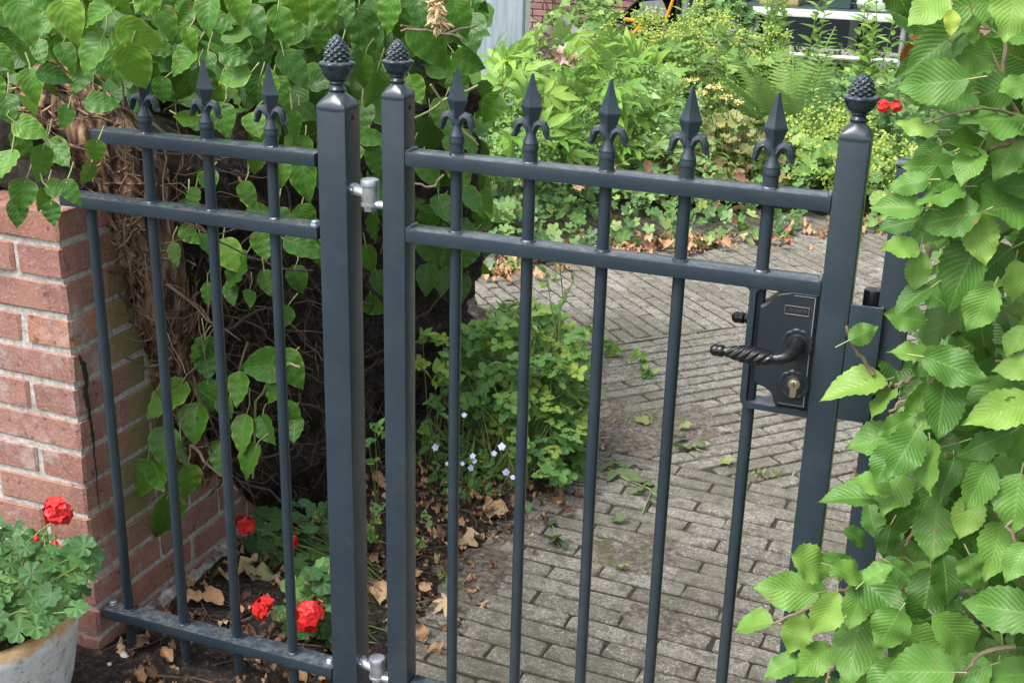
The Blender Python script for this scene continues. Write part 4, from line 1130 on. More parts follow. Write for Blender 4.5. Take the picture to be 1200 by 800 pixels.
# ================================================================== hornbeam hedge at the right
def build_hedge():
    hd = empty("hornbeam_hedge", (.12, 1.75, 0), "pale green hedge with toothed pleated leaves along the right edge, growing around the strike post", "hedge")
    def T(w, sd, f, dr, wv, tw=0): return grid_leaf(elm(w), 27, 3, f, dr, wv * .7, 2.2, .16, 9, .04, sd, tw)
    temps = [T(.36, 1, .26, -.15, .05), T(.38, 2, .15, -.25, .06), T(.37, 3, .28, .10, .05, .3), T(.37, 4, -.18, -.12, .07), T(.36, 5, .40, -.30, .04, -.3), T(.39, 6, .12, -.05, .09)]
    meshes = [t_mesh("leaf", t, M['hornbeam']) for t in temps]
    rust = [t_mesh("leaf", t, M['rust']) for t in temps[:3]]
    low = [grid_leaf(elm(.35), 6, 1, .15, -.15, .03, 3, 0, 9, .04, 6), grid_leaf(elm(.35), 6, 1, .3, .05, .03, 3, 0, 9, .04, 7)]
    LP = []; n_ = [0]
    def put(px, py, Lp, ang, ti, Y, ms=meshes):
        b, d, n, L = px_leaf(px, py, Lp * .95 * random.uniform(.82, 1.12), ang, Y, loose=.38)
        leaf_obj(random.choice(ms), hd, b, d, n, L, max(0, min(.90 if ti < .93 else .97, ti + random.gauss(-.03, .12))), sx=random.uniform(.78, 1.08)); LP.append((b, d, L)); n_[0] += 1
    listed = [(1095,57,74,145,.5),(1090,97,72,175,.62),(1088,10,64,150,.75),(1130,8,66,170,.85),(1185,15,66,100,.7),(1115,28,32,90,.95),(1143,37,40,80,.92),(1110,115,66,170,.7),(1150,112,66,160,.25),(1167,137,86,188,.6),(1190,100,46,170,.85),(1118,147,56,190,.35),(1130,171,66,185,.65),(1165,168,52,150,.85),(1073,146,46,195,.92),(1085,180,46,150,.4),(1135,195,46,120,.6),(1178,185,56,120,.8),(1103,216,56,150,.45),(1160,218,76,110,.3),(1050,241,60,185,.55),(1110,256,66,170,.6),(1170,247,66,170,.55),(1055,290,54,185,.75),(1075,319,42,100,.85),(1125,323,90,122,.55),(1160,312,56,140,.45),(1150,281,66,80,.8),(1190,332,56,90,.85),(1097,384,62,160,.6),(1150,396,66,90,.28),(1150,362,56,120,.5),(1070,412,66,198,.72),(1122,432,72,20,.55),(1013,390,42,-25,.62),(1000,451,72,172,.8),(1032,470,42,140,.6),(1075,470,52,120,.6),(1102,482,82,100,.5),(1072,484,62,115,.6),(1022,515,60,170,.55),(1160,460,88,165,.6),(1170,482,90,165,.9),(1058,532,62,120,.6),(1150,520,76,160,.4),(1190,402,40,120,.8),(1192,430,50,180,.8),
              (995,580,66,188,.62),(1020,567,46,200,.7),(1045,577,50,120,.65),(1085,546,56,100,.6),(1110,560,50,110,.4),(1143,571,72,120,.62),(1133,607,52,112,.85),(1095,626,58,95,.7),(1022,611,42,80,.35),(1040,635,42,100,.3),(1005,630,42,30,.35),(955,662,66,25,.7),(1000,672,60,20,.75),(980,660,46,200,.6),(920,692,72,184,.75),(878,730,52,180,.92),(967,721,58,120,.8),(932,745,54,112,.85),(1003,712,62,110,.7),(1030,670,38,330,.62),(1056,670,38,40,.4),(915,780,42,160,.6),(952,776,66,140,.7),(1000,762,78,100,.62),(1070,727,72,20,.35),(1100,757,76,20,.55),(1125,747,78,40,.75),(1075,787,82,180,.55),(1170,712,80,190,.5),(1185,790,66,180,.9),(1167,645,56,100,.75),(1140,670,52,80,.75),(1190,592,66,100,.7),(1110,680,66,80,.3),(1085,700,66,100,.35),(1150,620,56,90,.5),(1195,520,56,120,.6),(1190,660,56,120,.8),(1130,790,60,160,.5),(1040,740,60,120,.55),(1035,795,60,140,.5),(1052,262,50,170,.55),(1068,350,50,150,.5),(1058,372,44,190,.65),(1048,500,50,150,.5),(1036,545,50,120,.6),(1050,590,52,150,.45),(1062,215,46,170,.7),(1088,196,62,175,.5),(1100,226,60,165,.6),(1090,268,56,150,.6)]  # lowest tints are partly leaf colour, partly shade painted in
    taken = []
    for px, py, Lp, a, ti in listed:
        Y = (1.50 if py > 640 else 1.55) + (.10 if ti < .36 else 0) + random.uniform(-.04, .04)
        if px < 1010 and py > 640: Y = 1.60 + random.uniform(-.03, .02)
        if (px, py) in ((1000, 451), (1013, 390), (1022, 515), (1032, 470)): Y = 1.64
        put(px, py, Lp * 1.05, a, ti, Y); taken.append((px, py))
    edge = [(1070, -40), (1045, 5), (1075, 40), (1060, 85), (1085, 130), (1062, 165), (1085, 200), (1040, 240), (1075, 275), (1050, 305), (1085, 345), (1075, 385), (1040, 410), (1040, 440), (1030, 500), (1010, 540), (985, 585), (1010, 610), (1000, 640), (930, 670), (930, 705), (930, 740), (905, 775), (915, 840), (1250, 840), (1250, -40)]
    for x, y in fill_leaves(edge, 78, 25, taken):
        put(x, y, random.uniform(42, 72), random.gauss(130, 65), random.choice([.15, .3, .4, .5, .6, .7, .85]), random.uniform(1.58, 1.74))
    inner = [(1110, -40), (1120, 60), (1120, 150), (1095, 200), (1085, 300), (1100, 380), (1085, 440), (1070, 520), (1040, 600), (1050, 660), (1010, 700), (980, 760), (960, 840), (1260, 840), (1260, -40)]
    tk = []
    for x, y in fill_leaves(inner, 80, 26, tk):
        put(x, y, random.uniform(40, 64), random.gauss(120, 70), random.choice([.25, .35, .45, .6, .75]), random.uniform(1.78, 2.05))
    for px, py, Lp, a, ti in [(1076, 27, 40, 150, .5), (1082, 42, 34, 170, .3), (1064, 68, 36, 110, .5), (1085, 50, 24, 60, .95), (1060, 62, 22, 150, .7)]:
        put(px, py, Lp, a, ti, 1.72, rust)
    items = []
    for _ in range(5200):
        x = random.uniform(-.05, .95); y = random.uniform(1.35, 3.1); z = random.uniform(.02, 1.85)
        if x < .2 and y < 1.86: continue
        qx, qy = proj(np.array([x, y, z]))
        lim = float(np.interp(qy, [-400, 0, 150, 300, 420, 540, 620, 700, 800, 1400], [1130, 1112, 1112, 1095, 1090, 1075, 1055, 1035, 990, 940]))
        if qx < lim: continue
        items.append((np.array([x, y, z]), unit(rnd3() + [-.6, -.3, -.5]), unit(rnd3(.5) + [-.3, -.5, .7]), random.uniform(.05, .085), random.choice([.25, .35, .45, .6, .75])))
    scatter("leaf_mass", low, items, M['hornbeam'], hd)
    # twigs
    tw = [[(1080, 438, 1.72), (1062, 446, 1.68), (1045, 451, 1.66), (1022, 462, 1.645)], [(1022, 438, 1.66), (1010, 420, 1.65), (998, 400, 1.645), (992, 382, 1.64)], [(1095, 449, 1.66), (1075, 455, 1.62), (1060, 470, 1.6), (1042, 482, 1.6)],
          [(1010, 683, 1.62), (985, 690, 1.6), (945, 712, 1.6), (905, 731, 1.6)], [(1200, 575, 1.55), (1190, 600, 1.54), (1183, 617, 1.53), (1194, 645, 1.52)], [(1170, 560, 1.6), (1166, 600, 1.6), (1160, 640, 1.6), (1145, 658, 1.58)],
          [(1085, 590, 1.7), (1072, 620, 1.68), (1060, 640, 1.66)], [(1190, 755, 1.5), (1150, 764, 1.5), (1125, 792, 1.5), (1080, 800, 1.52)], [(1060, 690, 1.66), (1020, 688, 1.63), (1000, 684, 1.62)], [(1140, 200, 1.6), (1128, 225, 1.58), (1120, 245, 1.57)], [(1200, 160, 1.55), (1180, 168, 1.55), (1150, 176, 1.56)],
          [(1090, 290, 1.62), (1084, 310, 1.6), (1076, 328, 1.58)], [(1180, 30, 1.8), (1175, 90, 1.8), (1170, 150, 1.8), (1178, 230, 1.8)], [(980, 770, 1.6), (972, 790, 1.6), (965, 805, 1.6)], [(1000, 545, 1.66), (1010, 575, 1.66), (1030, 600, 1.68)]]
    for pl in tw:
        mb = MB(); P = [on_y(*p) for p in pl]; Q = []
        for i in range(len(P) - 1):
            for k in range(4): Q.append(P[i] * (1 - k / 4) + P[i + 1] * k / 4 + rnd3(.0014))
        Q.append(P[-1]); n = len(Q); mb.tube(Q, [.0034 - .0016 * i / n for i in range(n)], 7)
        mb.obj("twig", M['twig'], hd)
    for bx, by, r in ((.22, 1.90, .02), (.36, 2.1, .025), (.18, 2.35, .018), (.42, 1.75, .022)):
        mb = MB(); Q = [np.array([bx, by, -.02])]
        for k in range(14): Q.append(Q[-1] + np.array([random.gauss(0, .018), random.gauss(0, .018), .125]))
        mb.tube(Q, [r * (1 - .045 * i) for i in range(len(Q))], 10); mb.obj("trunk", M['twig_dark'], hd)
    mb = MB()
    for _ in range(260):
        p = np.array([random.uniform(.06, .5), random.uniform(1.6, 2.6), random.uniform(.1, 1.6)]); d = unit(rnd3() + [-.6, -.4, .3]); Q = [p]
        if proj(p)[0] < 1090: continue
        for k in range(5): d = unit(d + rnd3(.3)); Q.append(Q[-1] + d * .035)
        if min(proj(q)[0] for q in Q) < 1060: continue
        mb.tube(Q, [.0028, .0026, .0022, .0019, .0015, .001], 5, False)
    o = mb.obj("twigs", M['twig'], hd); o["kind"] = "stuff"
    mb = MB()
    for b, d, L in LP:
        e = b - d * .016 + rnd3(.003); mb.tube([b + d * L * .01, e], [.0008, .0010], 4, False)
    o = mb.obj("petioles", M['petiole'], hd); o["kind"] = "stuff"
build_hedge()

# ================================================================== geraniums and pot
GT = [fan_leaf(7, .11, .88, .05, .16 if s_ % 2 else -.10, 42, 0, 3, s_) for s_ in range(4)]
def red_flower(parent, c, r, n=14, name="flower_head"):
    """umbel of five-petalled flowers"""
    pet = [grid_leaf(ovate(.42, .8), 5, 1, .15, -.25, .05, 1, 0, 1, 0, s_) for s_ in range(3)]
    items = []
    for k in range(int(n * 1.7)):
        a = unit(rnd3(.9) + [0.1, -.5, .5]); fc = c + a * r * random.uniform(.2, 1.0)
        x = unit(np.cross(a, [0, 0, 1.0]) + 1e-3); y = np.cross(a, x); ph = random.random() * 6
        for q in range(5):
            t = ph + q * 2 * math.pi / 5; d = x * math.cos(t) + y * math.sin(t)
            items.append((fc, unit(d + a * .35), a, random.uniform(.013, .018), random.random()))
    return scatter(name, pet, items, M['red'], parent, None)
def buds(parent, c, r, n=10):
    mb = MB()
    for k in range(n):
        p = c + unit(rnd3() + [0, -.2, .2]) * r; s_ = random.uniform(.0022, .0034)
        mb.lathe(p, [(.0003, -s_ * 1.6), (s_, -s_ * .5), (s_ * .9, s_ * .6), (.0003, s_ * 1.5)], 6)
        mb.tube([c - np.array([0, 0, r]), p], [.0007, .0008], 4, False)
    return mb.obj("buds", M['stem'], parent)
def geranium(root, leaves, size, stems_to, lift=.5):
    meshes = [t_mesh("leaf", t, M['geranium']) for t in GT]
    mb = MB()
    for p, n in leaves:
        L = random.uniform(*size)
        d = unit(np.cross(n, rnd3()))
        leaf_obj(random.choice(meshes), root, p, d, n, L, random.choice([.05, .2, .35, .45, .6, .8]))
        b = np.array(stems_to) + rnd3(.03) * [1, 1, .2]; m_ = (p + b) / 2 + np.array([0, 0, .01]) + rnd3(.008)
        mb.tube([p, p - np.array([0, 0, .006]), m_, b], [.001, .0012, .0015, .002], 5, False)
    o = mb.obj("leaf_stalks", M['stem'], root); o["kind"] = "stuff"

def build_pot():
    pc = np.array([-1.565, 1.440, 0.0]); mb = MB()
    prof = [(.10, 0), (.115, .004), (.145, .06), (.168, .13), (.181, .19), (.1865, .228), (.191, .243), (.192, .256), (.186, .264), (.174, .266), (.163, .262), (.157, .250), (.154, .225), (.148, .20), (.001, .195)]
    def wob(r, z, a, i): return r * (1 + .012 * math.sin(3 * a + 1) + .010 * nz(math.cos(a), math.sin(a), z * 4, 2.2) + (.012 * nz(math.cos(a), math.sin(a), 3, 7) if i > 4 else 0))
    mb.lathe((pc[0], pc[1], 0), prof, 72, wob)
    mb.v = [(x, y, z * 1.10) for x, y, z in mb.v]
    mb.v = [(x, y, z + (.008 * nz(x, y, 0, 9) if z > .2 else 0)) for x, y, z in mb.v]
    o = mb.obj("flower_pot", M['pot'], None, ang=60, loc=(pc[0], pc[1], 0))
    tag(o, "large round limewashed clay pot with an orange worn rim, at the bottom left", "pot")
    g = empty("geranium", (pc[0], pc[1], .2), "red-flowering geranium growing in the limewashed pot in front of the wall", "plant")
    mb = MB(); mb.lathe((pc[0], pc[1], 0), [(.152, .22), (.152, .244), (.10, .252), (.001, .256)], 30); s_ = mb.obj("potting_soil", M['soil'], g, ang=80)
    leaves = []; tk = []
    poly = [(-60, 615), (0, 612), (30, 622), (70, 632), (100, 630), (114, 650), (104, 680), (96, 706), (76, 722), (45, 735), (10, 745), (-60, 770)]
    for x, y in fill_leaves(poly, 95, 11.5, tk, 6000):
        P = on_y(x, y, 1.36 + .10 * sstep(760, 620, y) + random.uniform(-.04, .04)); P[2] = max(P[2], .31)
        if np.hypot(P[0] - pc[0], P[1] - pc[1]) > .18 and P[2] < .335: continue
        leaves.append((P, unit(unit(CAM - P) * .45 + np.array([.15, 0, .75]) + rnd3(.28))))
    for _ in range(70):
        a = random.uniform(0, 6.28); r = random.uniform(.02, .2); leaves.append((pc + np.array([r * math.cos(a), r * math.sin(a), .46 - r * .5 + random.uniform(-.07, .0)]), unit([.4 * math.cos(a), .4 * math.sin(a), 1] + rnd3(.25))))
    geranium(g, leaves, (.030, .048), (pc[0], pc[1], .24))
    P = on_y(68, 600, 1.47); red_flower(g, P, .023, 15)
    Q = on_y(20, 645, 1.47); mb = MB(); mb.tube([P - [0, 0, .012], (P + Q) / 2 + [0.008, 0, .004], Q, pc + [0, 0, .26]], [.0016, .0018, .002, .0022], 6); mb.obj("flower_stalk", M['stem'], g)
    B = on_y(57, 632, 1.46); buds(g, B, .012, 16)
    for px, py in ((43, 631), (65, 637), (0, 628)):
        mb = MB(); p = on_y(px, py, 1.45); mb.lathe(p, [(.0005, -.006), (.0045, -.003), (.005, .002), (.0005, .008)], 8); mb.obj("bud", M['red'], g)
build_pot()

def bed_geranium(label, base, poly, n, flowers, bud_px, Yf):
    g = empty("geranium", base, label, "plant", "red geraniums in the bed behind the railing")
    leaves = []; tk = []
    for x, y in fill_leaves(poly, n, 12, tk, 4000):
        P = on_y(x, y, Yf(x, y) + random.uniform(-.03, .03)); P[2] = max(P[2], .05)
        leaves.append((P, unit(unit(CAM - P) * .4 + np.array([0, 0, .8]) + rnd3(.28))))
    geranium(g, leaves, (.036, .056), (base[0], base[1], .02))
    for px, py, r, k in flowers:
        P = on_y(px, py, Yf(px, py) - .05); red_flower(g, P, r, k)
        mb = MB(); mb.tube([P, P * .6 + np.array(base) * .4 + [0.02, 0, .0], np.array(base) + [0, 0, .04]], [.0014, .0017, .002], 6); mb.obj("flower_stalk", M['stem'], g)
    for px, py in bud_px: buds(g, on_y(px, py, Yf(px, py) - .05), .011, 12)
# the upper plant stands further back than the lower one
bed_geranium("red geranium further back in the bed, its single flower beside the railing bar", (-1.17, 2.22, .03), [(300, 602), (330, 592), (385, 590), (395, 640), (385, 668), (345, 680), (305, 665), (292, 640)], 34, [(288, 614, .022, 12), (340, 634, .013, 4)], [(372, 606)], lambda x, y: 2.16)
bed_geranium("red geranium nearest the bottom rail with two flower heads", (-1.07, 2.02, .03), [(340, 690), (392, 650), (398, 760), (385, 778), (330, 765), (322, 740), (345, 730)], 32, [(309, 712, .022, 11), (362, 720, .036, 30)], [(326, 722), (388, 665)], lambda x, y: 1.94)

# ================================================================== columbine, violas and other plants by the path
CT = [join_t([xf(fan_leaf(3, .44, .60, .12, .2, 27, 9, 2, s_ * 5 + q), rotz(a) @ rotx(-.15 * q), sc_, (-math.sin(a) * .22, math.cos(a) * .22 + .1, .02 * q)) for q, (a, sc_) in enumerate(((0, .62), (1.75, .55), (-1.75, .55)))]) for s_ in range(4)]
def columbine():
    b = on_z(600, 560, .02)
    c = empty("columbine", (b[0], b[1], 0), "bushy plant with three-lobed leaves growing at the edge of the paved path", "plant")
    meshes = [t_mesh("leaf", t, M['columbine']) for t in CT]
    top = lambda x: float(np.interp(x, [520, 545, 580, 610, 650, 690, 705], [470, 400, 360, 350, 345, 375, 440]))
    poly = [(520, 455), (540, 400), (575, 368), (612, 352), (648, 366), (682, 405), (694, 450), (688, 520), (678, 556), (655, 572), (632, 558), (606, 515), (565, 495), (528, 490)]
    tk = []; mb = MB(); n = 0
    for x, y in fill_leaves(poly, 295, 7.0, tk, 26000):
        r = ((x - 610) / 90) ** 2
        Y = float(np.interp(y, [350, 450, 580], [3.12, 2.98, 2.86])) + .10 * r + random.uniform(-.16, .12)
        P = on_y(x, y, Y); P[2] = max(P[2], .03)
        nrm = unit(unit(CAM - P) * .35 + np.array([0, 0, .8]) + rnd3(.35)); d = unit(np.cross(nrm, rnd3()))
        leaf_obj(random.choice(meshes), c, P, d, nrm, random.uniform(.055, .085), random.choice([.2, .3, .4, .5, .6, .7, .8, .95]) if y > 420 else random.choice([.5, .65, .8, .95]))
        q = np.array([b[0], b[1], .02]) + rnd3(.035) * [1, 1, 0]; m_ = P * .55 + q * .45 + [0, 0, .05]
        if len(mb.v) < 1300: mb.tube([P - [0, 0, .01], m_, q], [.0009, .0013, .0018], 5, False)
    for px, py, tx, ty in ((640, 420, 655, 300), (645, 430, 640, 320), (650, 410, 700, 380), (640, 400, 690, 405), (620, 440, 560, 420), (655, 400, 672, 330)):
        p, q = on_y(px, py, 2.95), on_y(tx, ty, 2.98); mb.tube([p, (p + q) / 2 + rnd3(.012), q], [.0022, .0018, .0012], 6)
    o = mb.obj("stems", M['stem'], c); o["kind"] = "stuff"
    it = []
    for px, py in ((655, 300), (648, 310), (640, 320), (650, 330), (664, 352), (672, 330), (690, 380), (682, 384), (642, 335), (698, 382)):
        P = on_y(px, py, 2.97)
        for k in range(3): it.append((P, unit(rnd3() + [0, 0, .4]), unit(rnd3(.4) + [0, -.5, .6]), random.uniform(.02, .035), random.random()))
    scatter("stem_leaves", [grid_leaf(ovate(.18), 4, 1, .1, -.1)], it, M['columbine'], c, None)
columbine()

def viola():
    b = on_z(540, 575, 0)
    v = empty("viola", (b[0], b[1], 0), "low pale violet violas flowering at the foot of the bushy plant", "plant")
    lt = [grid_leaf(ovate(.26), 5, 1, .12, -.2, 0, 3, 0, 9, 0, s_) for s_ in range(2)]
    it = []
    for _ in range(520):
        x, y = random.gauss(545, 36), random.gauss(552, 20)
        if not (495 < x < 625 and 500 < y < 600): continue
        P = on_z(x, y + 12, 0); P[2] = random.uniform(.02, .09)
        it.append((P, unit(rnd3() + [0, -.2, .3]), unit(rnd3(.4) + [0, -.3, .8]), random.uniform(.016, .034), random.random()))
    scatter("foliage", lt, it, M['columbine'], v)
    bl = [grid_leaf(ovate(.035, .6), 6, 1, .02, -.5)]
    it = []
    for _ in range(170):
        x, y = random.gauss(560, 22), random.gauss(512, 10)
        P = on_z(x, y + 18, 0.03); it.append((P, unit(rnd3() * [1, 1, .3] + [0, -.3, .9]), unit(rnd3(.4) + [0, -.5, .5]), random.uniform(.06, .12), random.uniform(.4, 1)))
    scatter("blades", bl, it, M['grass'], v)
    pet = [grid_leaf(ovate(.48, .7), 4, 1, .08, -.12, 0, 1, 0, 1, 0, 1)]
    mb = MB()
    for px, py, s_ in ((510, 524, 1), (552, 548, .9), (554, 534, .8), (588, 523, 1.05), (579, 531, .75), (593, 553, 1), (601, 559, .7), (542, 543, .6), (556, 540, .7), (524, 543, .55), (544, 486, .7)):
        P = on_y(px, py, 2.52); it = []; a = unit(unit(CAM - P) + rnd3(.2)); x = unit(np.cross(a, [0, 0, 1.0])); y = np.cross(a, x)
        for q in (60, 120, 190, 270, 350):
            t = math.radians(q); d = x * math.cos(t) + y * math.sin(t); it.append((P, unit(d + a * .1), a, .0100 * s_, random.random()))
        scatter("flower", pet, it, M['viola'], v, None)
        mb.tube([P, P - [0.004, -.004, .03], np.array([b[0], b[1], 0]) * .6 + P * .4 * [1, 1, 0]], [.0008, .0009, .001], 4, False)
    o = mb.obj("stalks", M['stem'], v); o["kind"] = "stuff"
viola()

def seedlings():
    lt = [grid_leaf(ovate(.30), 5, 1, .12, -.2, 0, 3, 0, 9, 0, s_) for s_ in range(2)] + CT[:2]
    data = [("small leafy weed by the gate stile with tall thin stalks", [(495, 395), (520, 400), (515, 440), (505, 470), (525, 450), (500, 500), (515, 480), (497, 430), (528, 425), (505, 520), (490, 540)], (498, 560), 2.75, .05),
            ("little sprouting weed between the gate post and the stile", [(440, 595), (433, 622), (441, 630), (435, 610), (439, 500), (432, 515), (438, 540)], (440, 640), 2.2, .03),
            ("little green weed sprouting in the dark soil right of the stile", [(500, 605), (492, 640), (522, 674), (490, 632), (497, 600)], (505, 640), 2.25, .02),
            ("tuft of green weed in the joints before the far paving", [(716, 405), (708, 398), (722, 412), (712, 415)], (714, 420), 3.9, .05),
            ("small bright weed in the pavement joint behind the gate bars", [(750, 418), (757, 424), (755, 436), (763, 440), (746, 412)], (756, 438), 3.75, .04)]
    for lb, pts, base, Y, s_ in data:
        b = on_z(base[0], base[1], 0); w = empty("weed", (b[0], b[1], 0), lb, "weed", "weeds along the path"); it = []; mb = MB()
        for px, py in pts:
            P = on_y(px, py, min(Y, b[1] + .05)); P[2] = max(.012, P[2])
            for k in range(4): it.append((P + rnd3(.006), unit(rnd3() + [0, -.1, .1]), unit(rnd3(.4) + [0, -.4, .8]), random.uniform(.7, 1.3) * s_ * .8, random.uniform(.4, 1)))
            mb.tube([P, (P + b) / 2 + rnd3(.01), b], [.001, .0013, .0016], 4, False)
        scatter("foliage", lt, it, M['columbine'], w, None); mb.obj("stalks", M['stem'], w)
seedlings()

# ================================================================== litter
def litter():
    dl = [grid_leaf(elm(.30), 9, 2, f, d, w, 2.3, .12, 5, .05, s_, t) for s_, (f, d, w, t) in enumerate([(.9, .45, .16, 1.2), (.5, -.6, .22, -1.4), (1.1, .3, .15, .4), (-.9, .6, .22, 1.5)])]
    it = []
    def ok(P): return P[1] > 1.6 and bed_edge(min(P[1], 4.3)) - P[0] > -.05 + random.gauss(0, .05) and P[0] > WX + .02
    n = 0
    while n < 900:
        P = np.array([random.uniform(-1.5, -.8), random.uniform(1.55, 4.4) if random.random() < .4 else random.uniform(1.6, 2.9), 0])
        if not ok(P): continue
        if random.random() < .45 and P[1] < 2.2: continue
        P[2] = max(0, soil_h(P[0], P[1])) + random.uniform(.002, .014); n += 1
        a = random.uniform(0, 6.28); it.append((P, unit([math.cos(a), math.sin(a), random.uniform(-.25, .4)]), unit(rnd3(.45) + [0, 0, 1]), random.choice([random.uniform(.010, .022), random.uniform(.018, .036)]), min(1, max(0, random.gauss(.38, .3)))))
    # heaps of fallen leaves along the far edge of the paving
    for _ in range(260):
        t = random.random(); e0, e1 = [(( -1.95, 4.3), (-1.55, 5.0)), ((-1.55, 5.0), (-1.0, 5.5)), ((-1.0, 5.5), (-.35, 6.2))][random.choice([0, 0, 1, 1, 1, 2])]
        P = np.array([e0[0] + t * (e1[0] - e0[0]) + random.gauss(-.02, .07), e0[1] + t * (e1[1] - e0[1]) + random.gauss(.03, .08), random.uniform(.005, .035)])
        a = random.uniform(0, 6.28); it.append((P, unit([math.cos(a), math.sin(a), random.uniform(-.2, .5)]), unit(rnd3(.5) + [0, -.2, 1]), random.uniform(.03, .07), min(1, max(0, random.gauss(.5, .22)))))
    o = scatter("leaf_litter", dl, it, M['dead'])
    mb = MB()              # crumbs of soil, bits of stalk
    for _ in range(3800):
        P = np.array([random.uniform(-1.5, -.75), random.uniform(1.55, 4.0), 0])
        if not ok(P): continue
        s_ = random.choice([random.uniform(.0012, .004), random.uniform(.003, .009)]); z = max(-.004, soil_h(P[0], P[1])); q = [P + np.array([0, 0, z + s_ * .3]) + unit(rnd3()) * s_ for _k in range(4)]
        mb.add(q, [(0, 1, 2), (0, 2, 3), (0, 3, 1), (1, 3, 2)])
    tag(mb.obj("soil_crumbs", M['soil'], smooth=False), kind='stuff')
    mb = MB()
    for _ in range(260):
        P = np.array([random.uniform(-1.45, -.88), random.uniform(1.7, 3.2), 0])
        if not ok(P): continue
        P[2] = max(0, soil_h(P[0], P[1])) + .008; a = random.uniform(0, 6.28); d = np.array([math.cos(a), math.sin(a), random.uniform(-.05, .2)]); Q = [P]; r = random.uniform(.0008, .0022)
        for k in range(4): d = unit(d + rnd3(.3) * [1, 1, .4]); Q.append(Q[-1] + d * random.uniform(.015, .04)); Q[-1][2] = max(Q[-1][2], .006)
        mb.tube(Q, [r, r, r, r * .8, r * .5], 4, False)
    tag(mb.obj("dry_stalks", M['fibre']), kind='stuff')
    # fallen leaves big enough to point at
    big = [("pale tan fallen leaf standing in the soil beside the railing bar, near the footing", (262, 640), 46, 120, .85), ("long tan fallen leaf lying left of the lower red flower", (258, 690), 40, 185, .8), ("curled tan fallen leaf tip pointing up beside the second railing bar", (292, 684), 34, -60, .85),
           ("yellow-green fallen leaf lying between the two red geraniums", (312, 688), 42, 175, 1.0), ("pinkish brown fallen leaf in the soil above the bottom rail", (252, 720), 34, 60, .6), ("orange brown fallen leaf under the lower red flowers", (312, 732), 36, 20, .45), ("light brown curled leaf lying by the foot of the third bar", (230, 722), 26, 160, .7),
           ("tan fallen leaf beside the hinge post above the upper geranium", (357, 580), 40, 10, .75), ("orange leaf wedged between post and stile", (443, 577), 24, 80, .6), ("large tan star-like leaf right of the gate stile", (512, 712), 38, 120, .85), ("pale leaf between the posts low down", (448, 705), 30, 90, .8),
           ("cream curled fallen leaf right of the stile among dry stalks", (545, 632), 32, 100, .9), ("yellowish fallen leaf at the border of the paving", (583, 602), 34, 160, .8), ("small orange leaf low between stile and first gate bar", (494, 740), 26, 90, .5), ("orange brown leaf below the railing at the bottom left", (196, 790), 24, 70, .45), ("curled brown leaf below the bottom rail beside the second bar end", (165, 770), 30, 50, .55)]
    st = []
    for k, (lb, (px, py), Lp, a, ti) in enumerate(big):
        P = on_z(px, py, .015); P[2] = max(0, soil_h(P[0], P[1])) + .012; zc = (P - CAM) @ FW; L = Lp / FPX * zc
        an = math.radians(a); d = RX * math.cos(an) - UP * math.sin(an); d[2] = d[2] * .35; d = unit(d)
        if k == 9:
            t = join_t([xf(grid_leaf(ovate(.16, .8), 5, 1, .2, -.15), rotz(q), sc_) for q, sc_ in ((0, .6), (.8, .55), (-.8, .5), (1.7, .4), (-1.7, .4))])
        else: t = dl[k % 4]
        o = scatter("fallen_leaf", [t], [(P - d * L * .4, d, unit(rnd3(.3) + [0, -.25, 1]), L, ti)], M['dead'], None, None)
        tag(o, lb, "leaf", "fallen leaves on the bed")
    # white pebbles
    for px, py, s_, lb in ((148, 782, .0095, "white oval pebble on the dark soil below the bottom rail"), (130, 794, .0045, "tiny white pebble at the bottom left beside the larger one"), (236, 713, .006, "small white snail shell in the soil above the bottom rail")):
        P = on_z(px, py, .012); P[2] = max(0, soil_h(P[0], P[1])) + .003
        mb = MB(); mb.lathe(P, [(.0004, -s_ * .4), (s_ * .7, -s_ * .25), (s_, 0), (s_ * .75, s_ * .28), (.0004, s_ * .42)], 14, lambda r, z, a, i: r * (1 + .35 * math.cos(a + .6) ** 2))
        tag(mb.obj("pebble", M['pebble']), lb, "pebble", "pebbles in the soil")
    # broken sprig on the paving, and single green leaves
    lt = [grid_leaf(ovate(.22, .9), 7, 2, .55 - .3 * s_, (-.35, .3, -.2)[s_], .05, 2, 0, 9, 0, s_, (.5, -.6, .3)[s_]) for s_ in range(3)]
    lm = [t_mesh("leaf", t, M['wilted']) for t in lt]
    for lb, base, stem, lv in (("broken green sprig lying on the paving behind the third gate bar", (740, 560), [(712, 548), (735, 562), (760, 572), (778, 588)], [(715, 546, 26, 160), (727, 546, 24, 40), (735, 555, 30, 175), (748, 562, 24, -20), (760, 566, 26, 10), (752, 575, 26, 80), (770, 582, 22, 60), (720, 556, 24, 120), (738, 545, 18, -60)]),
                               ("light green sprig tip lying on the paving below the other sprig", (755, 598), [(753, 600), (758, 588), (764, 575)], [(768, 590, 24, 60), (772, 572, 22, -60), (748, 575, 22, 190), (776, 580, 18, 20)]),
                               ("pale cut sprig lying right of the fourth gate bar", (805, 522), [(795, 520), (812, 524), (822, 528)], [(798, 516, 24, 130), (806, 523, 26, 0), (820, 522, 18, 60), (797, 526, 18, 160)]),
                               ("dark green wilted sprig lying on the paving near the bed", (652, 630), [(646, 612), (650, 622), (655, 640)], [(647, 612, 20, -80), (652, 634, 30, 100), (657, 634, 26, 75), (646, 634, 22, 130)])):
        b = on_z(base[0], base[1], .004); s_ = empty("fallen_sprig", (b[0], b[1], .004), lb, "sprig", "sprigs fallen on the path")
        mb = MB(); mb.tube([on_z(x, y, .007) for x, y in stem], [.0022, .002, .0018, .0014][:len(stem)], 6); mb.obj("stem", M['petiole'], s_)
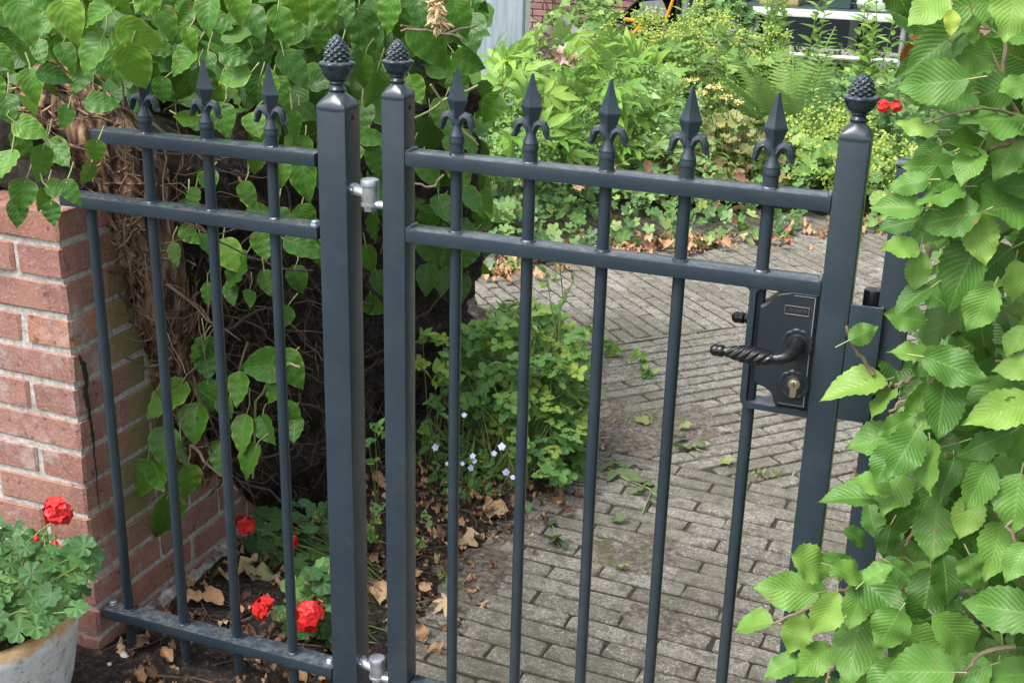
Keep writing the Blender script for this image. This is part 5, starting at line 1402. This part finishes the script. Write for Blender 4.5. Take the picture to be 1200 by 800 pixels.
        for px, py, Lp, a in lv:
            P = on_z(px, py, .010); zc = (P - CAM) @ FW; L = Lp / FPX * zc; an = math.radians(a); d = RX * math.cos(an) - UP * math.sin(an) * 2.0; d[2] = random.uniform(-.05, .35); d = unit(d)
            leaf_obj(random.choice(lm), s_, P - d * L * .5 + [0, 0, .004], d, unit(rnd3(.25) + [0, -.2, 1]), L * 1.15, .45 if 'dark' not in lb else .12)
    for px, py, a, ti, lb in ((853, 543, 10, .8, "yellow-green leaf lying on the paving left of the lock"), (730, 667, 60, .95, "small crumpled yellow leaf lying on the near paving"), (727, 610, 0, .3, "small dark leaf lying on the near paving above the crumpled yellow one"), (805, 502, 0, .8, "moss-green leaf lying by the swept soil"), (752, 495, 170, .9, "yellowish crumpled leaf at the edge of the swept soil"), (925, 376, -20, .9, "tiny bright leaf on the paving left of the lock stile")):
        P = on_z(px, py, .006); L = 16 / FPX * ((P - CAM) @ FW) * 1.3; an = math.radians(a); d = RX * math.cos(an) - UP * math.sin(an); d[2] = .05
        o = scatter("fallen_leaf", [grid_leaf(elm(.34), 6, 2, .6, .3, .1, 2, .1, 5)], [(P - unit(d) * L * .5, unit(d), unit(rnd3(.2) + [0, -.1, 1]), L, ti)], M['wilted'], None, None)
        tag(o, lb, "leaf", "green leaves fallen on the path")
    mb = MB(); it = []       # moss and grass in the joints
    for cx, cy, rx, ry, n in ((755, 492, 45, 5, 130), (900, 556, 50, 6, 90), (800, 392, 60, 5, 70), (690, 385, 20, 6, 40), (700, 300, 40, 5, 120), (830, 285, 60, 5, 90), (640, 325, 40, 10, 70), (660, 560, 30, 10, 40), (740, 430, 30, 20, 30)):
        for _ in range(n):
            P = on_z(random.gauss(cx, rx * .5), random.gauss(cy, ry * .7), .002); it.append((P, unit(rnd3(.5) + [0, 0, 1]), unit(rnd3()), random.uniform(.006, .022), random.uniform(.2, 1)))
    tag(scatter("moss", [grid_leaf(ovate(.16, .6), 2, 1, 0, -.3)], it, M['grass']), kind='stuff')
litter()

# ================================================================== the garden beyond
LANCE = [grid_leaf(ovate(.15, .85), 8, 1, .25, -.3, .03, 2, 0, 9, 0, s_) for s_ in range(3)]
IVY = [fan_leaf(5, .25, .8, .08, .1, 15, 0, 1, s_) for s_ in range(3)]
MANT = [fan_leaf(9, .07, .9, .14, .28, 27, 0, 2, s_) for s_ in range(3)]
TINY = [grid_leaf(ovate(.5, .8), 2, 1, .2, -.2)]
def ivy_cover():
    it = []
    e = [(-2.3, 4.35), (-1.9, 4.45), (-1.53, 5.05), (-1.0, 5.5), (-.78, 5.8)]
    n = 0
    while n < 3600:
        x, y = random.uniform(-3.6, -.75), random.uniform(4.5, 7.4)
        f = float(np.interp(x, [p[0] for p in e], [p[1] for p in e]))
        a = y - f + .10 * nz(x, y, 0, 5)
        if a < .02: continue
        n += 1
        z = .03 + .16 * sstep(0, .6, a) + .05 * nz(x, y, 2, 3) + random.uniform(-.04, .03)
        it.append((np.array([x, y, max(.01, z)]), unit(rnd3() + [0, -.5, -.2]), unit(rnd3(.35) + [0.1, -.55, .7]), random.uniform(.035, .075), min(1, max(0, random.gauss(.5, .27)))))
    tag(scatter("ivy_ground_cover", IVY, it, M['ivy']), kind='stuff')
    dl = [grid_leaf(elm(.34), 5, 1, .5, .3, .1, 2, .1, 5, .05, 1, .5)]
    it = []
    for _ in range(45):
        x, y = random.uniform(-2.2, -.9), random.uniform(4.9, 6.2); a = y - float(np.interp(x, [p[0] for p in e], [p[1] for p in e]))
        if a < 0: continue
        it.append((np.array([x, y, .10 + .14 * sstep(0, .6, a)]), unit(rnd3() + [0, 0, .2]), unit(rnd3(.3) + [0, -.5, .8]), random.uniform(.045, .075), random.uniform(.25, .7)))
    tag(scatter("leaf_litter", dl, it, M['dead']), kind='stuff')
ivy_cover()

def peony(label, c, r, h, n):
    p = empty("peony", (c[0], c[1], 0), label, "plant", "peony bushes")
    ms = []
    for s_ in range(3):
        parts = []
        for q, sc_, oy in ((0, 1.0, .25), (.62, .85, .12), (-.62, .85, .12), (1.15, .7, 0), (-1.15, .7, 0)):
            parts.append(xf(LANCE[s_ % 3], rotz(q) @ rotx(random.uniform(-.2, .2)), sc_, (0, oy, 0)))
        ms.append(t_mesh("leaf", join_t(parts), M['peony']))
    mb = MB()
    for k in range(n):
        a = random.uniform(0, 6.28); u = random.random() ** .5; zz = h * (1 - .55 * u * u) * random.uniform(.62, 1.02)
        P = np.array([c[0] + r * u * math.cos(a), c[1] + r * u * math.sin(a), zz])
        out = np.array([math.cos(a), math.sin(a), 0]) * u
        d = unit(out * .9 + [0, -.25, .35] + rnd3(.45)); nn = unit(out * .4 + [0, -.35, .8] + rnd3(.3))
        leaf_obj(ms[k % 3], p, P, d, nn, random.uniform(.11, .16), min(1, max(0, random.gauss(.55, .22))))
        if k % 3 == 0: mb.tube([P, P * .7 + np.array([c[0], c[1], 0]) * .3 - [0, 0, .05], np.array([c[0], c[1], 0])], [.002, .003, .004], 5, False)
    o = mb.obj("stems", M['stem'], p); o["kind"] = "stuff"
    return p
c1 = on_y(655, 150, 5.9); c2 = on_y(590, 120, 5.3); c3 = on_y(720, 110, 6.6)
pe = peony("bright green peony bush with long pointed leaflets behind the second and third spear heads", (c1[0], 5.95), .44, .92, 105)
peony("glossy green peony bush at the end of the climber below the grey board", (c2[0] - .05, 5.35), .34, .86, 70)
peony("smaller peony bush right of the large one, lower and behind", (c3[0], 6.7), .32, .78, 50)
for px, py, mt in ((657, 64, 'pink'), (673, 73, 'pink')):
    P = on_y(px, py, 5.75); it = [(P, unit(rnd3()), unit(rnd3()), .05, random.random()) for _ in range(14)]
    scatter("faded_flower", [grid_leaf(ovate(.4), 4, 1, .4, -.5)], it, M[mt], pe, None)

def mound(name, label, cat, c, r, h, n, temps, mat, size, froth=0, group=None, fz=1.0, flower='froth', tmin=0, z0=.0, up=.7):
    p = empty(name, (c[0], c[1], 0), label, cat, group); it = []
    for k in range(n):
        a = random.uniform(0, 6.28); u = random.random() ** .5
        P = np.array([c[0] + r * u * math.cos(a), c[1] + r * u * math.sin(a), z0 + max(.02, h * (1 - .75 * u ** 2.5) * random.uniform(.55, 1.0))])
        out = np.array([math.cos(a), math.sin(a), 0]) * u
        it.append((P, unit(np.cross(rnd3(), [0, 0, 1]) + [0, -.4, 0]), unit(out * .6 + [0, -.35, up] + rnd3(.33)), random.uniform(*size), min(1, max(tmin, random.gauss(.5, .28)))))
    scatter("foliage", temps, it, mat, p)
    mb = MB()
    for k in range(24):
        a = random.uniform(0, 6.28); u = random.random(); mb.tube([np.array([c[0], c[1], 0]), np.array([c[0] + r * .4 * u * math.cos(a), c[1] + r * .4 * u * math.sin(a), h * .5]), np.array([c[0] + r * .9 * u * math.cos(a), c[1] + r * .9 * u * math.sin(a), h * (1 - .6 * u * u) * .92])], [.003, .0025, .0015], 5, False)
    o = mb.obj("stems", M['stem'], p); o["kind"] = "stuff"
    if froth:
        it = []
        for k in range(froth):
            a = random.uniform(0, 6.28); u = random.random() ** .5
            C0 = np.array([c[0] + r * 1.05 * u * math.cos(a), c[1] + r * 1.05 * u * math.sin(a), h * (1 - .5 * u * u) * random.uniform(.85, 1.2) * fz]); s_ = random.uniform(.03, .06)
            for q in range(34): it.append((C0 + rnd3(s_ * .55), unit(rnd3()), unit(rnd3(.5) + [0, -.4, .7]), random.uniform(.012, .022), random.random()))
        scatter("flower_froth", TINY, it, M[flower], p)
    return p
LM = "lady's mantle clumps"
def at2(px, py, Y): q = on_y(px, py, Y); return (q[0], q[1])
mound("ladys_mantle", "lady's mantle with yellow-green flower froth left of the pine cone cap of the lock stile", "plant", at2(975, 190, 6.6), .46, .42, 190, MANT, M['mantle'], (.07, .12), 70, LM)
mound("ladys_mantle", "lady's mantle with pale froth between lock stile and the grey planter", "plant", at2(1045, 235, 6.3), .28, .34, 90, MANT, M['mantle'], (.06, .10), 40, LM)
mound("ladys_mantle", "yellow-green flowering lady's mantle below the orange barrow handles", "plant", at2(745, 75, 8.3), .50, .66, 190, MANT, M['mantle'], (.06, .11), 85, LM)
mound("ladys_mantle", "broad lady's mantle clump left of the fern", "plant", at2(835, 100, 8.2), .62, .74, 300, MANT, M['mantle'], (.07, .12), 70, LM)
mound("ladys_mantle", "lady's mantle clump far back under the stone trough", "plant", at2(815, 60, 9.4), .50, .64, 200, MANT, M['mantle'], (.07, .12), 65, LM)
mound("sedum", "pale green fleshy sedum clump behind the second gate bar", "plant", at2(590, 175, 5.25), .28, .52, 300, [grid_leaf(ovate(.28), 4, 1, .2, -.2)], M['sedum'], (.035, .06), 36, "sedum clumps", 1.0, 'sedum')
mound("sedum", "pale green sedum clump between the second and third gate bars", "plant", at2(668, 178, 5.8), .26, .48, 260, [grid_leaf(ovate(.28), 4, 1, .2, -.2)], M['sedum'], (.035, .06), 36, "sedum clumps", 1.0, 'sedum')
mound("feathery_plant", "light green feathery plant behind the third and fourth spear heads", "plant", at2(755, 165, 6.2), .46, .62, 620, [grid_leaf(ovate(.10), 4, 1, .1, -.3), grid_leaf(ovate(.2), 4, 1, .1, -.3)], M['sedum'], (.05, .10), 40, None, 1.0, 'sedum', .2)
br = mound("bronze_plant", "bronze and olive leaved plant with flat yellow flower heads by the fourth spear head", "plant", at2(855, 180, 6.4), .42, .46, 260, MANT, M['bronze'], (.05, .09), 0)
mound("bronze_plant", "bronze leaved plant low behind the fourth gate bar", "plant", at2(800, 200, 6.1), .30, .30, 170, MANT + LANCE, M['bronze'], (.05, .08), 0)
for px, py, s_ in ((810, 94, .045), (838, 103, .05), (822, 110, .045), (852, 115, .03), (866, 121, .026)):
    P = on_y(px, py, 6.3); it = []
    for _ in range(70):
        a, u = random.uniform(0, 6.28), random.random() ** .5
        it.append((P + np.array([s_ * u * math.cos(a), s_ * u * math.sin(a), .010 * (1 - u * u) + random.uniform(-.003, .003)]), unit(rnd3()), unit(rnd3(.25) + [0, -.1, 1]), random.uniform(.009, .016), random.random()))
    scatter("flower_head", TINY, it, M['yellow'], br, None); mb = MB(); mb.tube([P, P * .5 + np.array([br.location.x, br.location.y, .1]) * .5 + [0, 0, .1], np.array(br.location)], [.002, .0025, .003], 5); mb.obj("flower_stalk", M['stem'], br)
mound("leafy_shrub", "dark green small-leaved shrub right of the fern", "shrub", at2(1010, 110, 7.6), .50, .56, 560, [grid_leaf(ovate(.3), 4, 1, .2, -.2)], M['ivy'], (.05, .085), 0)
mound("leafy_shrub", "dark green low shrub under the fern behind the last gate bar", "shrub", at2(930, 140, 7.3), .60, .36, 520, [grid_leaf(ovate(.3), 4, 1, .2, -.2)], M['ivy'], (.05, .08), 0)
mound("purple_shrub", "purple-leaved low shrub right of the grey board", "shrub", at2(635, 62, 8.6), .26, .62, 260, [grid_leaf(ovate(.3), 4, 1, .2, -.2)], M['purple'], (.05, .08), 0)
mound("leafy_shrub", "green shrub at the foot of the house wall behind the metal bird", "shrub", at2(695, 40, 10.9), .62, .66, 380, IVY, M['mantle'], (.06, .10), 0)
mound("leafy_shrub", "green ivy-like shrub growing up the house wall left of the barrow", "shrub", at2(700, 25, 11.6), .22, 1.05, 160, IVY, M['ivy'], (.07, .11), 0)
mound("leafy_shrub", "small leafy shrub growing in front of the purple one", "shrub", at2(620, 110, 6.6), .32, .62, 200, LANCE, M['peony'], (.07, .11), 0)
# low planting that closes the beds
def ground_planting():
    it = []
    for _ in range(3800):
        x, y = random.uniform(-6.5, .9), random.uniform(6.4, 11.6)
        if x > -.25 and y < 6.6: continue
        z = random.uniform(.05, .30) + .10 * nz(x, y, 0, 1.3)
        it.append((np.array([x, y, max(.02, z)]), unit(rnd3() + [0, -.4, 0]), unit(rnd3(.4) + [0, -.4, .8]), random.uniform(.05, .10), min(1, max(0, random.gauss(.5, .25)))))
    tag(scatter("low_planting", MANT + IVY, it, M['mantle']), kind='stuff')
    it = []
    for _ in range(900):
        x, y = random.uniform(-.4, 1.0), random.uniform(5.6, 7.0)
        if y < 6.3 + .4 * x: continue
        it.append((np.array([x, y, random.uniform(.02, .2)]), unit(rnd3() + [0, -.4, 0]), unit(rnd3(.4) + [0, -.4, .8]), random.uniform(.04, .09), random.random()))
    tag(scatter("low_planting", MANT, it, M['mantle']), kind='stuff')
ground_planting()

def fern():
    c = at2(935, 118, 7.5); f = empty("fern", (c[0], c[1], 0), "large fresh green fern with arching fronds in the middle of the far bed", "fern")
    ms = []
    for s_ in range(4):
        parts = []; r = random.Random(s_)
        n = 26; bend = (.25, .5, .75, .4)[s_]
        for i in range(n):
            t = .06 + .94 * i / n; ln = .17 * math.sin(math.pi * (.12 + .86 * t) ** .9) + .01
            pt = grid_leaf(ovate(.085, .7), 3, 1, .1, -.25)
            y = t; z = -bend * t * t
            for sg in (-1, 1): parts.append(xf(pt, rotx(-bend * t) @ rotz(-sg * 1.25) @ roty(sg * .25), ln, (0, y, z)))
        for i in range(8):
            t0, t1 = i / 8, (i + 1) / 8
            V = np.array([(-.006, t0, -bend * t0 * t0), (.006, t0, -bend * t0 * t0), (.004, t1, -bend * t1 * t1), (-.004, t1, -bend * t1 * t1)]); parts.append((V, [(0, 1, 2, 3)], np.array([(.5, t0)] * 4)))
        ms.append(t_mesh("frond", join_t(parts), M['fern']))
    for k in range(24):
        a = 2 * math.pi * k / 24 + random.uniform(-.1, .1); el = random.choice([1.4, 1.25, 1.15, 1.0, .8])
        out = np.array([math.cos(a), math.sin(a), 0]); d = unit(out * math.cos(el) + np.array([0, 0, math.sin(el)])); nn = unit(-out * math.sin(el) + np.array([0, 0, math.cos(el)]))
        leaf_obj(ms[k % 4], f, np.array([c[0], c[1], .05]) + out * .05, d, -nn if False else nn, random.uniform(.62, .92), random.uniform(.3, 1), 'frond')
fern()

def tall_stems(label, px, py, Y, n, h):
    c = at2(px, py, Y); p = empty("tall_stemmed_plant", (c[0], c[1], 0), label, "plant", "tall leafy stems by the table")
    mb = MB(); it = []
    for k in range(n):
        b = np.array([c[0] + random.gauss(0, .13), c[1] + random.gauss(0, .13), 0]); hh = h * random.uniform(.75, 1.05); t = b + np.array([random.gauss(0, .06), random.gauss(0, .06), hh]); mb.tube([b, (b + t) / 2 + rnd3(.03), t], [.004, .0035, .002], 5)
        for q in range(26):
            f = .3 + .7 * q / 26; P = b * (1 - f) + t * f; a = q * 2.4; d = unit([math.cos(a), math.sin(a), .75]); it.append((P, d, unit([-.6 * math.cos(a), -.6 * math.sin(a) - .3, 1]), random.uniform(.10, .15) * (1.15 - .5 * f), min(1, max(0, random.gauss(.6, .2)))))
    mb.obj("stems", M['stem'], p); scatter("foliage", [grid_leaf(ovate(.19), 5, 1, .15, -.3)], it, M['peony'], p)
tall_stems("tall thin leafy stems in front of the table left of the pine cone cap", 905, 90, 8.6, 9, 1.12)
tall_stems("tall leafy stems right of the table legs beside the hedge", 1030, 95, 8.4, 9, .98)
tall_stems("tall leafy stem standing before the black barrow", 772, 60, 9.2, 2, 1.0)

# planter with a red geranium at the right
def planter():
    P = on_y(1038, 178, 6.9); cx, cy, zt = P[0] + .05, 6.95, on_y(1038, 162, 6.9)[2]
    mb = MB(); w, d = .34, .24
    prof = [(-w / 2 + .03, 0), (w / 2 - .03, 0), (w / 2, zt - .03), (w / 2 + .012, zt - .03), (w / 2 + .012, zt), (w / 2 - .02, zt), (w / 2 - .03, zt - .05), (-w / 2 + .03, zt - .05), (-w / 2 + .02, zt), (-w / 2 - .012, zt), (-w / 2 - .012, zt - .03), (-w / 2, zt - .03)]
    mb.prism([(cx + x, z) for x, z in prof], cy - d / 2, cy + d / 2)
    mb.box((cx, cy - d / 2 - .003, zt / 2 - .02), (w - .03, .012, zt - .07), .002); mb.box((cx, cy + d / 2 - .006, zt - .03), (w, .02, .05), .002)
    tag(mb.obj("planter", M['stone'], None, ang=30, loc=(cx, cy, 0)), "grey stone planter holding a red geranium, beside the hedge", "planter")
    g = empty("geranium", (cx, cy, zt - .05), "distant red geranium with two round flower heads in the grey stone planter", "plant")
    it = []
    for _ in range(150):
        it.append((np.array([cx + random.uniform(-.2, .2), cy + random.uniform(-.14, .14), zt + random.uniform(-.03, .13)]), unit(rnd3()), unit(rnd3(.4) + [0, -.4, .8]), random.uniform(.035, .06), random.random() * .5))
    scatter("foliage", GT[:2], it, M['geranium'], g)
    for px in (1035, 1050):
        Q = on_y(px, 125, 6.85); red_flower(g, Q, .034, 34); mb = MB(); mb.tube([Q, Q * .5 + np.array([cx, cy, zt]) * .5, np.array([cx, cy, zt - .04])], [.003] * 3, 5); mb.obj("flower_stalk", M['stem'], g)
planter()

# ================================================================== house, board, table, barrow, bird
def house():
    Y = 12.6; hw = empty("house_wall", (-3.0, Y, 0), "red brick house wall closing the garden at the back, with a dark glazed opening", "house")
    mb = MB(); mb.box((-7.0, Y + .11, 1.4), (7.6, .2, 3.0), 0); mb.obj("mortar", M['mortar'], hw, smooth=False)
    mb = MB(); mb.box((3.0, Y + .11, 1.4), (7.0, .2, 3.0), 0); mb.obj("mortar", M['mortar'], hw, smooth=False)
    mb = MB(); mb.box((0, 0, 0), (.212, .05, .056), .004); bme = mb.mesh("brick", False); bme.materials.append(M['brick_far'])
    near = []; rest = MB()
    for k in range(42):
        z = .03 + k * .068; x = -10.6 + (k % 2) * .112
        while x < -3.2:
            c = np.array([x + .106, Y, z]); q = proj(c); vis = 590 < q[0] < 800 and -15 < q[1] < 70
            (near.append(c) if vis and len(near) < 290 else rest.box(c, (.212, .05, .056), 0)); x += .223
        x = -.5 + (k % 2) * .112
        while x < 6.2: rest.box((x + .106, Y, z), (.212, .05, .056), 0); x += .223
    for c in near:
        o = bpy.data.objects.new("brick", bme); COL.objects.link(o); o.parent = hw; o.location = Vector(c) - hw.location + Vector((0, random.uniform(-.002, .002), 0))
    if rest.v: o = rest.obj("brick_field", M['brick_far'], hw, smooth=False); o["kind"] = "stuff"
    w = empty("glazed_opening", (-1.8, Y, 1.3), None, None); w.parent = hw; w.location = Vector((-1.8, Y, 1.3)) - hw.location
    x0, x1 = -3.2, -.5
    mb = MB(); mb.box(((x0 + x1) / 2, Y + .12, 1.4), (x1 - x0, .02, 2.9), 0); mb.obj("pane", M['glass'], w, smooth=False)
    mb = MB()
    for x in (x0 + .04, -2.25, -1.3, x1 - .04): mb.box((x, Y + .04, 1.4), (.08, .10, 2.9), .004)
    mb.obj("frame", M['frame_dark'], w)
    mb = MB(); mb.box(((x0 + x1) / 2, Y + .02, .06), (x1 - x0, .22, .12), .006); mb.obj("sill", M['stone'], w)
    # dry creeper stems on the bricks
    mb = MB()
    for k in range(14):
        p = on_y(random.uniform(620, 690), random.uniform(36, 50), Y - .05); Q = [p]; d = np.array([random.gauss(0, .25), 0, 1.0])
        for q in range(7): d = unit(d + rnd3(.25) * [1, 0, .3]); Q.append(Q[-1] + d * .09)
        mb.tube(Q, [.006, .006, .005, .005, .004, .004, .003, .002], 5)
    o = mb.obj("creeper_stems", M['twig_dark'], hw); o["kind"] = "stuff"
house()
# grey weathered board at the end of the wall
P = on_y(594, 75, 6.35); Q = on_y(611, 75, 6.35); x1 = Q[0]; w_ = .27
gb = empty("timber_post", (x1 - w_ / 2, 6.35, 0), "tall blue-grey weathered timber post at the end of the climber", "post")
mb = MB(); mb.box((x1 - w_ / 2, 6.40, 1.2), (w_, .10, 2.5), .004); mb.obj("board", M['wood'], gb)
mb = MB(); mb.box((x1 + .004, 6.415, 1.2), (.007, .06, 2.5), .001); mb.obj("edge_strip", M['whitep'], gb)

def table():
    Y = 10.4
    L, R = on_y(868, 10, Y), on_y(1078, 22, Y); x0, x1 = L[0], R[0] + .25; z = .5 * (L[2] + R[2]) - .01
    t = empty("garden_table", ((x0 + x1) / 2, Y + .35, 0), "white metal garden table in front of the dark glazed opening", "table")
    mb = MB()
    mb.box(((x0 + x1) / 2, Y, z), (x1 - x0, .05, .06), .006); mb.box(((x0 + x1) / 2, Y + .75, z), (x1 - x0, .05, .06), .006)
    mb.box((x0 + .02, Y + .375, z), (.05, .70, .06), .006); mb.box((x1 - .02, Y + .375, z), (.05, .70, .06), .006); mb.obj("frame", M['whitep'], t)
    mb = MB(); mb.box(((x0 + x1) / 2, Y + .375, z + .036), (x1 - x0 - .02, .74, .010), .002); mb.obj("table_top", M['gglass'], t)
    for x in (x0 + .10, x1 - .36, x1 - .04):
        for y in (Y + .02, Y + .73):
            mb = MB(); mb.tube([(x, y, 0), (x, y, z - .03)], .022, 10); mb.obj("leg", M['zinc'], t)
    mb = MB(); mb.tube([(x0 + .10, Y + .02, z - .33), (x1 - .36, Y + .02, z - .33)], .018, 8); mb.obj("stretcher", M['whitep'], t)
    zt = z + .043
    def bx(nm, px0, px1, h, mat, lab, cat, y=Y + .25, d=.3):
        a, b = on_y(px0, 8, y)[0], on_y(px1, 8, y)[0]
        mb = MB(); mb.box(((a + b) / 2, y, zt + h / 2), (b - a, d, h), .01)
        return (a, b, mb, nm, mat, lab, cat)
    a, b, mb, nm, mt, lb, ct = bx("crate", 893, 938, .07, M['board'], "", "")
    o = mb.obj("tray", mt, None); tag(o, "tan wooden tray standing on the white garden table", "tray")
    mb = MB(); mb.box(((a + b) / 2, Y + .27, zt + .07 + .09), (b - a - .05, .24, .18), .012); mb.box(((a + b) / 2, Y + .27, zt + .255), (b - a - .02, .27, .012), .004); o = mb.obj("box", M['whitep'], None); tag(o, "white box standing in the tan tray on the garden table", "box")
    a, b, mb, nm, mt, lb, ct = bx("tank", 966, 999, .30, M['gglass'], "", "")
    mb.box(((a + b) / 2, Y + .25, zt + .305), (b - a + .01, .31, .012), .002); o = mb.obj("glass_tank", mt, None); tag(o, "dark green glass tank standing on the garden table", "tank")
    mb = MB(); C0 = on_y(1038, 12, Y + .2); n = 12
    mb.lathe((C0[0], Y + .22, zt), [(.02, 0), (.24, .004), (.27, .05), (.25, .12), (.20, .17), (.10, .20), (.002, .21)], 28, lambda r, z, a, i: r * (.9 + .22 * nz(math.cos(a), math.sin(a), z * 5, 1.8) + .06 * nz(math.cos(a), math.sin(a), z * 9, 6)))
    tag(mb.obj("bag", M['bag'], None, ang=60), "pale green crumpled bag lying on the garden table", "bag")
    a, b, mb, nm, mt, lb, ct = bx("jar", 1060, 1078, .22, M['gglass'], "", "")
    o = mb.obj("glass_box", M['zinc'], None); tag(o, "bluish box beside the crumpled bag on the table", "box")
table()

def troughs():
    for px0, px1, py, Y, h, lb in ((822, 868, 22, 9.9, .5, "rough grey stone trough with leafy plants, left of the table"), (838, 862, 34, 9.3, .30, "round dark stone bowl in front of the stone trough")):
        a, b = on_y(px0, py, Y), on_y(px1, py, Y); r = (b[0] - a[0]) / 2; c = ((a[0] + b[0]) / 2, Y); zt = a[2]
        mb = MB(); mb.lathe((c[0], c[1], 0), [(r * .7, 0), (r * .85, zt * .4), (r, zt - .05), (r * 1.04, zt - .02), (r * 1.0, zt), (r * .86, zt - .01), (r * .8, zt - .08), (.002, zt - .1)], 28, lambda rr, z, an, i: rr * (1 + .03 * nz(math.cos(an), math.sin(an), z, 3)))
        tag(mb.obj("stone_trough", M['stone'], None, ang=50), lb, "trough")
    c = at2(845, 15, 9.95)
    z = on_y(845, 20, 9.95)[2]
    mound("leafy_shrub", "dark leafy plant growing in the stone trough", "plant", c, .30, .30, 220, IVY, M['ivy'], (.06, .10), 0, None, 1, 'froth', 0, z - .12)
troughs()

def barrow():
    Y = 10.6; A = on_y(752, 30, Y); w = empty("wheelbarrow", (A[0], Y, 0), "tipped black wheelbarrow with orange handles leaning at the house wall", "wheelbarrow")
    def q(px, py, dy=0): return on_y(px, py, Y + dy)
    # deep tapered tray tipped up on its nose
    rim = [q(722, 24), q(752, -4), q(795, -6), q(792, 26), q(760, 42)]
    mb = MB(); inn = []
    ctr = sum(rim) / 5 + np.array([0, .28, -.02]); vs = list(rim) + [p * .55 + ctr * .45 + np.array([0, .12, 0]) for p in rim]
    n = 5; fs = [tuple(range(n, 2 * n))]
    for i in range(n): j = (i + 1) % n; fs.append((i, j, n + j, n + i))
    mb.add(vs, fs); 
    for i in range(n): mb.tube([rim[i], rim[(i + 1) % n]], .012, 8)
    mb.obj("tray", M['plastic'], w, ang=30)
    mb = MB(); mb.add([q(745, 20, -.02), q(754, 2, -.02), q(776, 0, -.02), q(785, 20, -.02), q(745, 20, .0), q(754, 2, .0), q(776, 0, .0), q(785, 20, .0)], [(0, 1, 2, 3), (7, 6, 5, 4), (0, 4, 5, 1), (1, 5, 6, 2), (2, 6, 7, 3), (3, 7, 4, 0)]); mb.obj("tray_lining", M['tray'], w)
    for pl in ([(731, 23), (742, 24), (753, 26)], [(753, 26), (746, 36), (739, 42)], [(748, 30), (754, 36), (760, 42)]):
        mb = MB(); mb.tube([q(x, y, -.06) for x, y in pl], .018, 10); mb.obj("strut", M['orange'], w)
    mb = MB(); mb.tube([q(780, 24, -.1), q(786, 8, -.1), q(793, -14, -.1)], .014, 10); mb.obj("handle", M['orange'], w)
    mb = MB(); C0 = q(805, 20, .05); mb.tube([q(805, -10, 0), q(803, 15, 0), q(802, 40, 0)], .028, 10); mb.obj("frame_tube", M['zinc'], w)
    mb = MB(); C1 = on_y(745, 38, Y + .15); mb.lathe((C1[0], Y + .15, .20), [(.10, -.04), (.19, -.045), (.205, 0), (.19, .045), (.10, .04)], 28, axis='y'); mb.obj("wheel", M['plastic'], w)
barrow()

def bird():
    """flat-cut zinc garden bird with raised tail"""
    Y = 9.2; pts = [(657, 20), (664, 25), (672, 33), (680, 35), (690, 33), (697, 31), (701, 32), (700, 35), (698, 40), (699, 48), (697, 50), (695, 43), (694, 39), (691, 40), (690, 45), (683, 47), (676, 46), (669, 41), (665, 34), (660, 26)]
    P = [on_y(x, y, Y) for x, y in pts]; mb = MB(); n = len(P)
    c = sum(P) / n; th = .03
    vs = [p + [0, -th * .2, 0] for p in P] + [p + [0, th * .2, 0] for p in P] + [c + (p - c) * .8 + [0, -th, 0] for p in P] + [c + (p - c) * .8 + [0, th, 0] for p in P]
    fs = [tuple(2 * n + i for i in range(n)), tuple(3 * n + i for i in range(n))[::-1]]
    for i in range(n):
        j = (i + 1) % n; fs += [(i, j, 2 * n + j, 2 * n + i), (i, n + i, n + j, j), (n + i, 3 * n + i, 3 * n + j, n + j)]
    mb.add(vs, fs)
    b = empty("garden_bird", (c[0], Y, 0), "grey zinc garden bird figure with raised tail among the plants before the house wall", "sculpture")
    mb.obj("body", M['zinc'], b, ang=50)
    mb = MB(); q = on_y(683, 46, Y); mb.tube([q, (q[0], Y, 0)], .01, 8); mb.obj("stake", M['zinc'], b)
bird()
